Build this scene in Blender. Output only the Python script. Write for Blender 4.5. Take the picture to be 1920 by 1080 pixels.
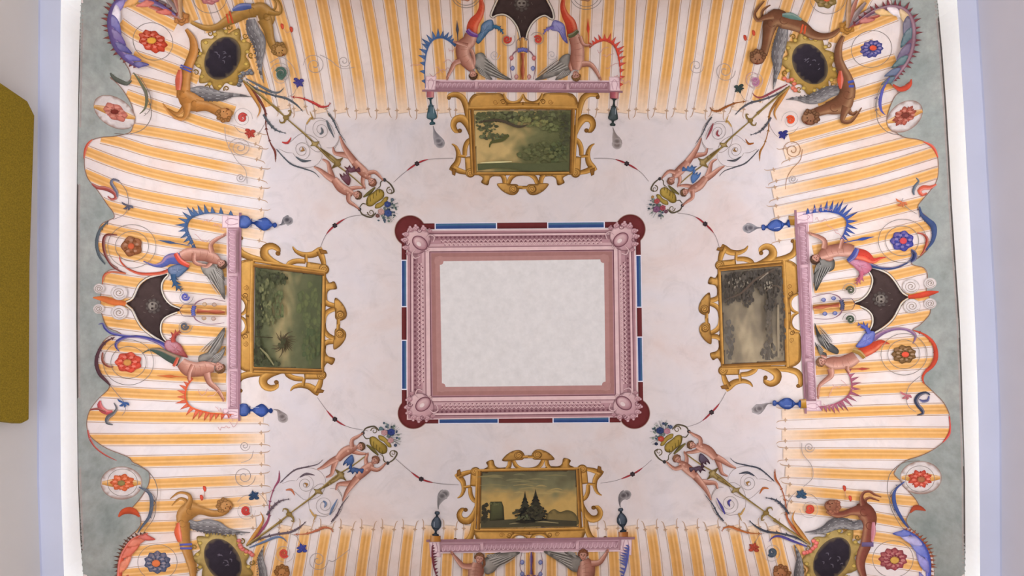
import bpy, math, random
import numpy as np
from mathutils import Vector
from mathutils.geometry import delaunay_2d_cdt
random.seed(7); np.random.seed(7)
sc = bpy.context.scene
COL = sc.collection
for o in list(bpy.data.objects): bpy.data.objects.remove(o)

UPW, SIDEW, LEDW = 157.0, 20.0, 56.0      # added upward fill, added side fill and trough light strength
# ------------------------------------------------------------------ camera, world, lights, exposure
F = 1200.0                       # focal length in pixels of the 1920 px wide frame
CAMZ = 1.2
cam = bpy.data.objects.new('camera', bpy.data.cameras.new('camera')); COL.objects.link(cam)
cam.data.sensor_width = 36.0; cam.data.lens = 36.0 * F / 1920.0; cam.data.clip_end = 50
cam.location = (0, 0, CAMZ); cam.rotation_euler = (0, math.pi, 0)      # looks straight up
sc.camera = cam
w = bpy.data.worlds.new('world'); sc.world = w; w.use_nodes = True
w.node_tree.nodes['Background'].inputs[0].default_value = (0.9, 0.92, 1, 1)
w.node_tree.nodes['Background'].inputs[1].default_value = 0.6
sc.view_settings.view_transform = 'Standard'; sc.view_settings.look = 'None'
sc.view_settings.gamma = 1; sc.view_settings.use_curve_mapping = False
sc.view_settings.exposure = 0.0
def area(name, loc, rot, sx, sy, power, color):
    l = bpy.data.lights.new(name, 'AREA'); l.shape = 'RECTANGLE'; l.size = sx; l.size_y = sy
    l.energy = power; l.color = color
    o = bpy.data.objects.new(name, l); o.location = loc; o.rotation_euler = rot; COL.objects.link(o); return o
area('added_up_fill', (0, 0, 0.25), (math.pi, 0, 0), 3.4, 3.4, UPW, (0.965, 1.0, 1.01))  # added fill that brightens the ceiling evenly; no lamp stands on the floor
# added unseen fill aimed inward and up; no window is built for it
area('added_side_fill', (0, 2.55, 1.7), (math.radians(-120), 0, 0), 1.6, 1.8, SIDEW, (0.9, 0.96, 1.0))

# ------------------------------------------------------------------ colours and materials
def lin(c):
    c = c / 255.0
    return c / 12.92 if c <= 0.04045 else ((c + 0.055) / 1.055) ** 2.4
def C(h):
    if isinstance(h, str):
        h = h.lstrip('#'); h = tuple(int(h[i:i+2], 16) for i in (0, 2, 4))
    return np.array([lin(float(v)) for v in h])
def mixc(a, b, t): return C2(a) * (1 - t) + C2(b) * t
def C2(a): return C(a) if isinstance(a, (str, tuple)) else a

def paint_material(name, amount=0.16, scale=6.0, clouds=False, depth_=1.0):
    m = bpy.data.materials.new(name); m.use_nodes = True
    nt = m.node_tree; N = nt.nodes; L = nt.links
    b = N['Principled BSDF']; b.inputs['Roughness'].default_value = 0.9
    b.inputs['Specular IOR Level'].default_value = 0.12
    a = N.new('ShaderNodeVertexColor'); a.layer_name = 'Col'
    g = N.new('ShaderNodeNewGeometry')
    n1 = N.new('ShaderNodeTexNoise'); n1.inputs['Scale'].default_value = scale; n1.inputs['Detail'].default_value = 8
    n1.inputs['Roughness'].default_value = 0.65
    L.new(g.outputs['Position'], n1.inputs['Vector'])
    r = N.new('ShaderNodeMapRange'); L.new(n1.outputs['Fac'], r.inputs['Value'])
    r.inputs['From Min'].default_value = 0.25; r.inputs['From Max'].default_value = 0.75
    r.inputs['To Min'].default_value = (1 - amount) * depth_; r.inputs['To Max'].default_value = (1 + amount * 0.75) * depth_
    mul = N.new('ShaderNodeVectorMath'); mul.operation = 'SCALE'
    L.new(a.outputs['Color'], mul.inputs[0]); L.new(r.outputs['Result'], mul.inputs['Scale'])
    out = mul.outputs[0]
    if clouds:
        n2 = N.new('ShaderNodeTexNoise'); n2.inputs['Scale'].default_value = 1.5; n2.inputs['Detail'].default_value = 7
        n2.inputs['Roughness'].default_value = 0.62; n2.inputs['Distortion'].default_value = 0.6
        L.new(g.outputs['Position'], n2.inputs['Vector'])
        cr = N.new('ShaderNodeValToRGB'); e = cr.color_ramp.elements
        e[0].position = 0.30; e[0].color = (0.97, 0.86, 0.80, 1); e[1].position = 0.72; e[1].color = (0.95, 0.985, 1.04, 1)
        x = e.new(0.47); x.color = (1.0, 0.975, 0.965, 1)
        L.new(n2.outputs['Fac'], cr.inputs[0])
        mm = N.new('ShaderNodeVectorMath'); mm.operation = 'MULTIPLY'
        L.new(out, mm.inputs[0]); L.new(cr.outputs[0], mm.inputs[1]); out = mm.outputs[0]
        # hairline age cracks and dusty streaks in the plaster
        n3 = N.new('ShaderNodeTexNoise'); n3.inputs['Scale'].default_value = 3.2; n3.inputs['Detail'].default_value = 10
        n3.inputs['Distortion'].default_value = 2.2; n3.inputs['Roughness'].default_value = 0.7
        L.new(g.outputs['Position'], n3.inputs['Vector'])
        r3 = N.new('ShaderNodeMapRange'); L.new(n3.outputs['Fac'], r3.inputs['Value'])
        r3.inputs['From Min'].default_value = 0.5; r3.inputs['From Max'].default_value = 0.72
        r3.inputs['To Min'].default_value = 1.0; r3.inputs['To Max'].default_value = 0.87
        m3 = N.new('ShaderNodeVectorMath'); m3.operation = 'SCALE'
        L.new(out, m3.inputs[0]); L.new(r3.outputs[0], m3.inputs['Scale']); out = m3.outputs[0]
    L.new(out, b.inputs['Base Color'])
    return m
M_PLASTER = paint_material('aged_fresco_plaster', 0.05, 9.0, True)
M_PAINT = paint_material('fresco_paint', 0.24, 16.0, False, 0.86)
M_FINE = paint_material('fresco_paint_even', 0.10, 22.0)

def plain(name, col, rough=0.6, bump=0.0, scale=40, var=0.04, emit=None):
    m = bpy.data.materials.new(name); m.use_nodes = True
    nt = m.node_tree; N = nt.nodes; L = nt.links; b = N['Principled BSDF']
    b.inputs['Roughness'].default_value = rough; b.inputs['Specular IOR Level'].default_value = 0.2
    c = C(col)
    n = N.new('ShaderNodeTexNoise'); n.inputs['Scale'].default_value = scale; n.inputs['Detail'].default_value = 6
    g = N.new('ShaderNodeNewGeometry'); L.new(g.outputs['Position'], n.inputs['Vector'])
    cr = N.new('ShaderNodeValToRGB'); e = cr.color_ramp.elements
    e[0].position = 0.3; e[1].position = 0.7
    e[0].color = (*[float(v) * (1 - var * 3) for v in c], 1); e[1].color = (*[float(min(1, v * (1 + var * 3))) for v in c], 1)
    L.new(n.outputs['Fac'], cr.inputs[0]); L.new(cr.outputs[0], b.inputs['Base Color'])
    if bump:
        bp = N.new('ShaderNodeBump'); bp.inputs['Strength'].default_value = bump; bp.inputs['Distance'].default_value = 0.004
        L.new(n.outputs['Fac'], bp.inputs['Height']); L.new(bp.outputs[0], b.inputs['Normal'])
    if emit:
        b.inputs['Emission Color'].default_value = (0.95, 0.99, 1.0, 1); b.inputs['Emission Strength'].default_value = emit
    return m

# ------------------------------------------------------------------ the vault: depth of the plaster above the lens for a viewing direction
D0, DROP = 4.2, 0.62
def depth(px, py):
    px = np.asarray(px, float); py = np.asarray(py, float)
    dx = px - 960; dy = np.abs(py - 540)
    u = np.where(dx < 0, np.clip(-dx - 480, 0, None) / 333.0, np.clip(dx - 480, 0, None) / 365.0)
    v = np.clip(dy - 370, 0, None) / 235.0
    s = np.minimum((u ** 4 + v ** 4) ** 0.25, 1.35)
    return D0 - DROP * s * s
def step_at(px, py):
    px = np.asarray(px, float); py = np.asarray(py, float); dx = px - 960; dy = np.abs(py - 540)
    u = np.clip(np.abs(dx) - 470, 0, None) / 120.0; v = np.clip(dy - 360, 0, None) / 90.0
    return 0.00018 + 0.00032 * np.minimum(1, np.maximum(u, v))
def world(px, py, D=None, layer=0):
    if D is None: D = depth(px, py)
    x = -(np.asarray(px, float) - 960) / F * D; y = -(np.asarray(py, float) - 540) / F * D
    return np.stack([x, y, CAMZ + D - layer * step_at(px, py) + np.zeros_like(x)], -1)

def link(name, me, parent=None):
    o = bpy.data.objects.new(name, me); COL.objects.link(o)
    if parent is not None: o.parent = parent
    return o
def tag(o, label=None, cat=None, group=None, kind=None):
    if label: o['label'] = label
    if cat: o['category'] = cat
    if group: o['group'] = group
    if kind: o['kind'] = kind
    return o
def raw_mesh(name, V, Fc, cols=None, mat=None, smooth=True):
    me = bpy.data.meshes.new(name)
    me.from_pydata([tuple(map(float, v)) for v in V], [], [tuple(map(int, f)) for f in Fc])
    if cols is not None:
        at = me.color_attributes.new('Col', 'FLOAT_COLOR', 'POINT')
        c = np.ones((len(V), 4), np.float32); c[:, :3] = np.asarray(cols)[:, :3]
        at.data.foreach_set('color', c.ravel())
    if mat: me.materials.append(mat)
    if smooth: me.polygons.foreach_set('use_smooth', [True] * len(me.polygons))
    me.update(); return me

# occupancy grid: every stroke of paint sits one coat above whatever is already there
OCC = np.zeros((300, 480), np.int16); CELL = 5.0; OX, OY = 200, 200
def coat(px, commit=True):
    ix = np.clip(((px[:, 0] + OX) / CELL).astype(int), 1, 478); iy = np.clip(((px[:, 1] + OY) / CELL).astype(int), 1, 298)
    l = 0
    for a in (-1, 0, 1):
        for b in (-1, 0, 1):
            l = max(l, int(OCC[iy + a, ix + b].max()))
    l += 1
    if commit: OCC[iy, ix] = l
    return l

# ------------------------------------------------------------------ drawing spaces
class Space:
    """maps drawing coordinates to frame pixels: first (x/s+x0, y/s+y0), then an optional projective map"""
    def __init__(s, x0=0, y0=0, sc=1.0, H=None):
        s.x0, s.y0, s.s, s.H = x0, y0, sc, H
        s.k = 1.0 / sc
        if H is not None:
            s.k = abs(np.linalg.det(H[:2, :2])) ** 0.5 / sc
    def __call__(s, p):
        p = np.asarray(p, float).reshape(-1, 2)
        q = p / s.s + np.array([s.x0, s.y0])
        if s.H is not None:
            h = np.c_[q, np.ones(len(q))] @ s.H.T
            q = h[:, :2] / h[:, 2:3]
        return q
def homog(src, dst):
    A = []; B = []
    for (x, y), (u, v) in zip(src, dst):
        A.append([x, y, 1, 0, 0, 0, -u*x, -u*y]); B.append(u)
        A.append([0, 0, 0, x, y, 1, -v*x, -v*y]); B.append(v)
    h = np.linalg.lstsq(np.array(A, float), np.array(B, float), rcond=None)[0]
    return np.append(h, 1).reshape(3, 3)
def affine(src, dst):
    A = np.c_[np.array(src, float), np.ones(len(src))]
    X = np.linalg.lstsq(A, np.array(dst, float), rcond=None)[0]
    return np.vstack([X.T, [0, 0, 1]])

def spline(P, n_per, closed=False):
    P = np.asarray(P, float); n = len(P)
    if n == 2 and not closed:
        k = max(1, n_per); t = np.linspace(0, 1, k + 1)[:, None]
        return P[0] * (1 - t) + P[1] * t
    out = []
    segs = n if closed else n - 1
    for i in range(segs):
        if closed: p0, p1, p2, p3 = P[(i-1) % n], P[i], P[(i+1) % n], P[(i+2) % n]
        else: p0, p1, p2, p3 = P[max(i-1, 0)], P[i], P[i+1], P[min(i+2, n-1)]
        k = n_per if isinstance(n_per, int) else n_per[i]
        t = np.linspace(0, 1, k, endpoint=False)[:, None]
        out.append(0.5 * ((2*p1) + (-p0+p2)*t + (2*p0-5*p1+4*p2-p3)*t*t + (-p0+3*p1-3*p2+p3)*t**3))
    out = np.vstack(out)
    if not closed: out = np.vstack([out, P[-1:]])
    return out
def resample(P, step, closed=False, smooth=True):
    """P in px-like units -> dense polyline"""
    P = np.asarray(P, float)
    if smooth:
        segs = len(P) if closed else len(P) - 1
        ns = []
        for i in range(segs):
            d = np.linalg.norm(P[(i+1) % len(P)] - P[i]); ns.append(max(1, int(math.ceil(d / step))))
        if len(P) == 2 and not closed: return spline(P, ns[0])
        return spline(P, ns, closed)
    out = []
    segs = len(P) if closed else len(P) - 1
    for i in range(segs):
        a, b = P[i], P[(i+1) % len(P)]; k = max(1, int(math.ceil(np.linalg.norm(b-a) / step)))
        t = np.linspace(0, 1, k, endpoint=False)[:, None]; out.append(a*(1-t) + b*t)
    out = np.vstack(out)
    if not closed: out = np.vstack([out, P[-1:]])
    return out
def segdist(Q, B):
    A = B; Bn = np.roll(B, -1, 0); d = Bn - A; L2 = (d**2).sum(1) + 1e-9
    best = np.full(len(Q), 1e9)
    for i in range(len(A)):
        t = np.clip(((Q - A[i]) @ d[i]) / L2[i], 0, 1)
        r = Q - (A[i] + t[:, None] * d[i]); best = np.minimum(best, np.hypot(r[:, 0], r[:, 1]))
    return best
def inside(Q, B):
    x, y = Q[:, 0], Q[:, 1]; c = np.zeros(len(Q), bool); n = len(B); j = n - 1
    for i in range(n):
        xi, yi = B[i]; xj, yj = B[j]
        if yi != yj:
            c ^= ((yi > y) != (yj > y)) & (x < (xj-xi)*(y-yi)/(yj-yi) + xi)
        j = i
    return c

class Part:
    """one mesh of painted strokes"""
    def __init__(s, sp): s.sp = sp if sp else Space(); s.V = []; s.F = []; s.K = []; s.n = 0
    def _add(s, px, tris, cols):
        if len(tris) == 0: return
        tr = np.asarray(tris)
        cen = px[tr[:, :3]].mean(1)
        lay = coat(np.vstack([px, cen]))
        s.V.append(world(px[:, 0], px[:, 1], None, lay)); s.K.append(np.asarray(cols)[:, :3])
        s.F += [tuple(int(i) + s.n for i in t) for t in tris]; s.n += len(px)
    def blob(s, pts, col, edge=None, ew=3.0, hi=None, hd=(-0.5, -0.7), smooth=True, fn=None, grid=None):
        """closed painted shape; edge colour within ew px of its outline, hi towards direction hd"""
        B = resample(s.sp(pts), 4.0 if smooth else 7.0, True, smooth)
        mn, mx = B.min(0), B.max(0); size = max(mx - mn)
        g = grid or max(2.2, min(7.0, size / 9))
        X, Y = np.meshgrid(np.arange(mn[0] + g/2, mx[0], g), np.arange(mn[1] + g/2, mx[1], g))
        Q = np.c_[X.ravel(), Y.ravel()]
        if len(Q):
            Q = Q[inside(Q, B)]
        if len(Q): Q = Q[segdist(Q, B) > g * 0.35]
        n = len(B)
        if edge is not None and ew < size / 3:       # an inner ring keeps the rim crisp
            pass
        pts2 = [Vector(p) for p in B] + [Vector(p) for p in Q]
        r = delaunay_2d_cdt(pts2, [], [list(range(n))], 1, 1e-4)
        v = np.array([[p.x, p.y] for p in r[0]]); tri = [tuple(f) for f in r[2]]
        if len(v) == 0 or not tri: return
        base = C2(col); cols = np.tile(base, (len(v), 1))
        d = segdist(v, B)
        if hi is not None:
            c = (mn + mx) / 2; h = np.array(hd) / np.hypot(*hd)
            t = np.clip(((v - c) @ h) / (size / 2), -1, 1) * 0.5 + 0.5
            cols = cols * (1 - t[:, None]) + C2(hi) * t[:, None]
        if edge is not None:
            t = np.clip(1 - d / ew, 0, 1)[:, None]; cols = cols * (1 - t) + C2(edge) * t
        if fn is not None: cols = fn(v, cols, d)
        s._add(v, tri, cols)
    def rib(s, pts, w, col, edge=None, hi=None, smooth=True, step=5.0, cend=None):
        """stroke of varying width (w in drawing units); edge/hi colours shade it across; cend = colour at its far end"""
        k = s.sp.k
        P = s.sp(pts); n0 = len(P)
        W = np.interp(np.linspace(0, 1, n0), np.linspace(0, 1, len(w)), w) if hasattr(w, '__len__') else np.full(n0, float(w))
        W = W * k
        PW = np.c_[P, W]
        q = np.asarray(P, float)
        segs = len(P) - 1; st = max(1.2, min(step, 0.9 * max(W.max(), 1.5)))
        ns = [max(1, int(math.ceil(np.linalg.norm(q[i+1]-q[i]) / st))) for i in range(segs)]
        if smooth: R = spline(PW, ns if segs > 1 else ns[0])
        else: R = np.vstack([np.linspace(PW[i], PW[i+1], ns[i], endpoint=False) for i in range(segs)] + [PW[-1:]])
        c, ww = R[:, :2], np.maximum(R[:, 2], 0.12)
        t = np.gradient(c, axis=0); t /= (np.linalg.norm(t, axis=1)[:, None] + 1e-9); nn = np.c_[-t[:, 1], t[:, 0]]
        base = C2(col)
        if edge is None and hi is None: offs = [-0.5, 0.5]; cc = [base, base]
        elif W.max() < 2.0: offs = [-0.5, 0, 0.5]; cc = [C2(edge) if edge is not None else base, base, base]
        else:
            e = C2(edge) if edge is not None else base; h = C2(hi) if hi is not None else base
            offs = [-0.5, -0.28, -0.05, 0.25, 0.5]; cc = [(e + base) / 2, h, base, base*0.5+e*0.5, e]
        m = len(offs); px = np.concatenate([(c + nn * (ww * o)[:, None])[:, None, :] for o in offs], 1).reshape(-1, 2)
        cols = np.tile(np.array(cc), (len(c), 1))
        if cend is not None:
            tt = np.repeat(np.linspace(0, 1, len(c)), m)[:, None]; cols = cols * (1 - tt) + C2(cend) * tt
        f = []
        for i in range(len(c) - 1):
            for j in range(m - 1):
                a = i*m + j; f.append((a, a+1, a+m+1, a+m))
        s._add(px, f, cols)
    def spiral(s, c, r0, r1, a0, turns, w, col, edge=None, flat=1.0):
        n = max(8, int(abs(turns) * 12)); t = np.linspace(0, 1, n)
        a = math.radians(a0) + t * turns * 2 * math.pi; r = r0 * (1-t) + r1 * t
        s.rib(np.c_[c[0] + r*np.cos(a), c[1] + r*np.sin(a)*flat], w, col, edge)
    def disc(s, c, rx, ry=None, col='#888888', edge=None, ew=2, hi=None, rot=0, n=14, fn=None):
        ry = ry or rx; a = np.linspace(0, 2*math.pi, n, endpoint=False); r = math.radians(rot)
        x, y = rx*np.cos(a), ry*np.sin(a)
        s.blob(np.c_[c[0] + x*math.cos(r) - y*math.sin(r), c[1] + x*math.sin(r) + y*math.cos(r)], col, edge, ew, hi, fn=fn)
    def flower(s, c, rx, ry, n, col, edge, core=None, rot=0, hi=None, lob=0.22, coresize=0.28):
        a = np.linspace(0, 2*math.pi, n*4, endpoint=False); rr = 1 - lob*(0.5 + 0.5*np.cos(a*n))
        r = math.radians(rot); x, y = rx*rr*np.cos(a), ry*rr*np.sin(a)
        def f(v, cols, d):
            return cols
        s.blob(np.c_[c[0]+x*math.cos(r)-y*math.sin(r), c[1]+x*math.sin(r)+y*math.cos(r)], col, edge, 3.0, hi)
        for i in range(n if rx > 8 else 0):
            an = 2*math.pi*(i)/n; u = (rx*0.85*math.cos(an), ry*0.85*math.sin(an))
            q = (c[0]+u[0]*math.cos(r)-u[1]*math.sin(r), c[1]+u[0]*math.sin(r)+u[1]*math.cos(r))
            s.rib([c, q], [rx*0.05, rx*0.09], edge)
        if core is not None: s.disc(c, rx*coresize, ry*coresize, core, edge, 1.5, rot=rot)
    def comb(s, pts, w, col, edge, teeth, length, side=1, tcol=None):
        """arched crest with a row of pointed leaves on its outer side"""
        D = spline(np.asarray(pts, float), 8); n = len(D)
        sp_ = np.linalg.norm(np.diff(D, axis=0), axis=1).sum() / teeth
        for i in range(teeth):
            u = (i + 0.7) / (teeth + 0.6); k = u * (n-1); a = int(k); p = D[a]
            t = D[min(a+1, n-1)] - D[max(a-1, 0)]; t /= np.linalg.norm(t) + 1e-9
            nn = np.array([-t[1], t[0]]) * side; l = length * (0.3 + 0.8*math.sin(math.pi*u)) * (1 + .12*math.sin(i*2.3))
            d = nn - t * 0.18; wd = sp_ * 0.42
            s.blob([p - t*wd*1.1, p + d*l*0.35 - t*wd*0.85, p + d*l*0.75 - t*wd*.35, p + d*l, p + d*l*0.7 + t*wd*.3, p + d*l*0.35 + t*wd*0.75, p + t*wd*1.1], col if tcol is None else tcol, edge, 1.2, smooth=False)
        s.rib(pts, w, col, edge)
    def leaf(s, pts, w, col, edge, teeth=6, length=None, side=0):
        """acanthus stroke: ribbon with pointed lobes on one or both sides"""
        D = spline(np.asarray(pts, float), 8); n = len(D); W = np.interp(np.linspace(0,1,n), np.linspace(0,1,len(w)), w)
        for i in range(teeth):
            u = (i + 0.5) / teeth; a = int(u*(n-1)); p = D[a]
            t = D[min(a+1, n-1)] - D[max(a-1, 0)]; t = t / (np.linalg.norm(t)+1e-9); l = (length or W.max()*1.3) * (0.5+0.5*math.sin(math.pi*min(1, u+0.15)))
            for sd in ((1, -1) if side == 0 else (side,)):
                nn = np.array([-t[1], t[0]])*sd; d = nn*0.75 + t*0.65; wd = l*0.32
                s.blob([p - t*wd*1.2, p + d*l*0.6 - t*wd*0.2, p + d*l, p + nn*l*0.2 + t*wd*1.6], col, edge, 1.4, smooth=False)
        s.rib(pts, w, col, edge)
    def build(s, name, parent=None, mat=None, label=None, cat=None, group=None, kind=None):
        if not s.V: return None
        V = np.vstack(s.V)
        q = parent
        while q is not None: V = V - np.array(q.location); q = q.parent      # parts live in their thing's own space
        me = raw_mesh(name, V, s.F, np.vstack(s.K), mat or M_PAINT)
        o = link(name, me, parent)
        return tag(o, label, cat, group, kind)
def thing(name, label, cat, group=None, at=(960, 540)):
    """an Empty on the vault that carries the parts of one painted thing"""
    o = link(name, None); o.empty_display_size = 0.05
    p = world(*at); o.location = tuple(float(v) for v in p)
    THINGS.append(o)
    return tag(o, label, cat, group)
THINGS = []
# ------------------------------------------------------------------ the setting
RL = [(-70, 154), (0, 152), (120, 149), (250, 146.5), (400, 144.5), (600, 144), (730, 145), (900, 147), (1000, 151), (1080, 156), (1150, 159)]
RR = [(-70, 1749), (0, 1756.5), (100, 1765.7), (200, 1773), (300, 1779), (380, 1783), (500, 1791), (600, 1798), (700, 1802), (800, 1805), (900, 1808), (1080, 1809), (1150, 1809)]
LL_ = [(-70, 116), (0, 114), (250, 111.5), (480, 111), (730, 113), (900, 114), (1000, 117), (1080, 120), (1150, 123)]
LR = [(-70, 1789), (0, 1794.4), (100, 1801), (200, 1807), (360, 1815.5), (500, 1823), (600, 1828), (700, 1832), (800, 1835), (950, 1837), (1150, 1838)]
OL = [(-70, 76), (0, 75.5), (250, 74), (480, 73), (730, 73), (900, 73), (1080, 79), (1150, 81)]
OR_ = [(-70, 1826), (0, 1830.5), (200, 1843), (360, 1852), (500, 1860), (600, 1866), (800, 1874), (1080, 1875), (1150, 1875)]
def ev(T, y): return np.interp(y, [t[0] for t in T], [t[1] for t in T])
YT, YB = -62, 1143            # rim of the vault above and below the frame
WHITE = C('#d8cfcd')
def grid_mesh(name, mat, colfn):
    ys = np.arange(YT, YB + 0.1, 7.53); us = np.linspace(0, 1, 222)
    Y = np.repeat(ys, len(us)); U = np.tile(us, len(ys)); a, b = ev(RL, Y), ev(RR, Y); X = a + (b - a) * U
    V = world(X, Y, None, -3); n = len(us); f = []
    for j in range(len(ys) - 1):
        for i in range(n - 1):
            k = j*n + i; f.append((k, k+1, k+n+1, k+n))
    return raw_mesh(name, V, f, colfn(X, Y), mat)
def ceilcol(X, Y):
    # the pale painted field inside the awning is a slightly greyer rose than the awning's own white
    t = np.clip(np.minimum.reduce([(X-492)/14, (1466-X)/14, (Y-217)/10, (982-Y)/10]), 0, 1)[:, None]
    return C('#dacdc9')*(1-t) + C('#cec3c3')*t
ceiling = link('ceiling', grid_mesh('ceiling', M_PLASTER, ceilcol)); tag(ceiling, kind='structure', label='coved plaster ceiling painted as a striped awning around a pale field')

# painted stripes of the awning: part of the ceiling's own painting
OCH = C('#d69e59'); OCH2 = C('#b47e3e'); PALE = C('#e0ba8e'); LINE = C('#a3784c')
def stripe(P, pts, w=17.0, fade=0.24, fade_end=True):
    q = np.array(pts, float); m = 7; px = resample(q, 7)
    n = len(px); t = np.gradient(px, axis=0); t /= np.linalg.norm(t, axis=1)[:, None]; nn = np.c_[-t[:, 1], t[:, 0]]
    offs = np.array([-.5, -.33, -.12, .03, .2, .35, .5]) * w
    dark = random.uniform(0, 0.35)
    cc = [mixc(OCH, PALE, .3), OCH, mixc(OCH, OCH2, .35+dark), mixc(OCH, PALE, .35), mixc(OCH, OCH2, .5), OCH, PALE]
    V = np.concatenate([(px + nn*o)[:, None] for o in offs], 1).reshape(-1, 2)
    u = np.linspace(0, 1, n); K = np.zeros((n, m, 3))
    ph = random.uniform(0, 9)
    for i in range(n):
        f = max(0, (u[i] - (1 - fade)) / fade) if fade_end else 0
        f = min(1, f*1.25)
        g = 0.5 + 0.5*math.sin(u[i]*13 + ph)*math.sin(u[i]*5.1 + ph*2)
        for j in range(m):
            c = cc[j]*(1 - .13*g) + PALE*.13*g
            K[i, j] = c*(1 - .72*f) + C('#e2cdbd')*.72*f
    F_ = [(i*m+j, i*m+j+1, (i+1)*m+j+1, (i+1)*m+j) for i in range(n-1) for j in range(m-1)]
    P._add(V, F_, K.reshape(-1, 3))
    for o in (-.5*w - 2.2, .5*w + 2.2):
        l = px + nn*o
        P.rib(l, [1.3, 1.0], mixc(LINE, WHITE, .15), cend=mixc(LINE, WHITE, .35))
    if fade_end:                                    # little fringe post at the inner end of each edge
        e = px[-1]; d = t[-1]
        for o in (-.5*w - 1.5, .5*w + 1.5):
            a = e + nn[-1]*o; c = mixc(LINE, WHITE, .2)
            P.rib([a - d*10, a + d*6 + nn[-1]*np.sign(o)*1.5, a + d*11 + nn[-1]*np.sign(o)*5], [1.6, 1.5, .6], c)
            P.rib([a - d*6 - nn[-1]*4, a - d*6 + nn[-1]*4], 1.6, c); P.disc(a - d*6, 2.3, 2.3, c)
        P.rib([e - nn[-1]*(w*.5), e + nn[-1]*(w*.5)], 1.0, mixc(LINE, WHITE, .45))
LEFT = [[(236,178),(328,211),(389,232),(450,250),(488,262)], [(245,148),(333,172),(400,195),(440,208)], [(250,104),(333,133),(372,150)], [(225,44),(262,68),(328,92),(366,112)], [(240,4),(262,15),(330,50)], [(300,-30),(340,10)],
 [(242,240),(323,254),(405,270.5),(490,290)], [(190,258),(230,268),(283,284),(364,301),(494,327.6)], [(160,283),(242,313),(344,338),(494,364)],
 [(158,325),(200,343),(242,360),(344,380.6),(494,405)], [(190,380),(213,389),(283,405),(384.5,423),(494,442)], [(180,425),(282.6,447),(364,459.5),(494,478)],
 [(170,460),(282.6,486),(364,502),(430,512)], [(170,516),(262,530.7),(343.7,537),(425,545)], [(180,563),(240,569),(340,580),(425,582)],
 [(180,600),(251,609),(306,615.5),(424,624)], [(170,644),(295.5,655.5),(424,658)], [(170,690),(282,702),(424,709)], [(170,733),(295,740),(424,744)],
 [(150,779),(295,782),(494,783)], [(150,824),(300,824),(496,822)], [(180,867),(300,865),(496,860)], [(180,911),(350,905),(496,899)], [(220,952),(400,945),(500,936)],
 [(210,991),(350,986),(480,979)], [(210,1037),(330,1027),(380,1020)], [(215,1078),(300,1070),(370,1062)], [(215,1120),(300,1112),(370,1100)]]
RIGHT = [[(1680,200),(1597,226),(1530,245),(1480,258)], [(1680,154),(1597,180),(1535,200)], [(1680,112),(1589,140),(1556,152)], [(1640,84),(1611,94),(1562,112)], [(1680,28),(1600,60),(1570,75)],
 [(1770,204),(1705,226),(1624,248),(1542,269),(1471,290)], [(1780,246),(1718,263),(1604,291.7),(1522,312),(1447,330)], [(1790,273),(1746,287.6),(1624,324),(1522,346.7),(1449,363)],
 [(1790,314),(1756,324),(1644,357),(1542,379),(1451,398)], [(1770,369),(1685,390),(1604,410),(1530,428),(1453,442)], [(1765,416),(1731,424),(1611,451),(1524,469)],
 [(1765,460),(1733,467),(1651,484),(1524,506)], [(1775,494),(1735,502),(1638,524),(1526,541)], [(1760,550),(1704,558),(1600,572),(1526,580)],
 [(1775,586),(1741,591),(1684,600),(1623,610.6),(1527,619)], [(1760,638),(1725,641),(1572,655),(1524,659)], [(1775,677),(1741,680),(1623,688),(1529,694)],
 [(1775,723),(1737,725),(1643,729),(1529,735)], [(1800,766),(1774,767),(1664,769.5),(1466,777)], [(1800,811),(1775,812),(1640,812),(1466,816)], [(1800,852),(1733,852),(1620,851),(1468,851)],
 [(1790,894),(1720,892),(1600,889),(1472,884)], [(1760,942),(1720,940),(1600,929),(1474,918)], [(1720,983),(1692,979),(1600,964),(1476,950)], [(1720,1019),(1687,1013),(1580,998)],
 [(1730,1062),(1690,1056),(1610,1044)], [(1740,1105),(1690,1098),(1620,1088)]]
TOPS = [[(335,-40),(350,5),(364,40)], [(362,-40),(378,10),(396,60)], [(1650,-40),(1622,0),(1600,50)],[(396,-40),(420,20),(452,100),(480,160)], [(437,-40),(462,60),(490,150),(503,200)], [(476,-40),(500,60),(525,160),(533,205)], [(508,-40),(518,0),(545,100),(563,208)], [(550,-40),(560.5,0),(584,115),(602,212)],
 [(594,-40),(603,0),(624,110),(640,212)], [(636,-40),(645,0),(668,130),(680,212)], [(680,-40),(687,0),(706,110),(718,212)], [(723,-40),(729.5,0),(745,110),(756,212)],
 [(768,-40),(772,0),(785,140),(793,212)], [(811,-40),(814,0),(826,130),(832,212)], [(853,-40),(855,0),(862,130),(866,212)], [(897,-40),(897,0),(900,110),(902,212)],
 [(938,-40),(939,0),(941,110),(941,212)], [(979,-40),(979,0),(979,110),(979,212)], [(1018,-40),(1018,0),(1016,110),(1016,212)], [(1061,-40),(1060,0),(1056,110),(1054,212)],
 [(1102,-40),(1100,0),(1095,110),(1092,212)], [(1146,-40),(1143,0),(1136,110),(1130,212)], [(1188,-40),(1183,0),(1175,140),(1167,212)], [(1230,-40),(1224,0),(1213,100),(1203,212)],
 [(1273,-40),(1266,0),(1253,110),(1238,212)], [(1314,-40),(1306,0),(1291,110),(1275,212)], [(1356,-40),(1346,0),(1329,110),(1311,212)], [(1397,-40),(1386,0),(1368,100),(1345,212)],
 [(1440,-40),(1426,10),(1405,110),(1382,208)], [(1490,-40),(1465,40),(1440,120),(1418,190)], [(1535,-40),(1512,20),(1480,100),(1462,150)], [(1590,-40),(1572,30),(1562,80)]]
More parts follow.
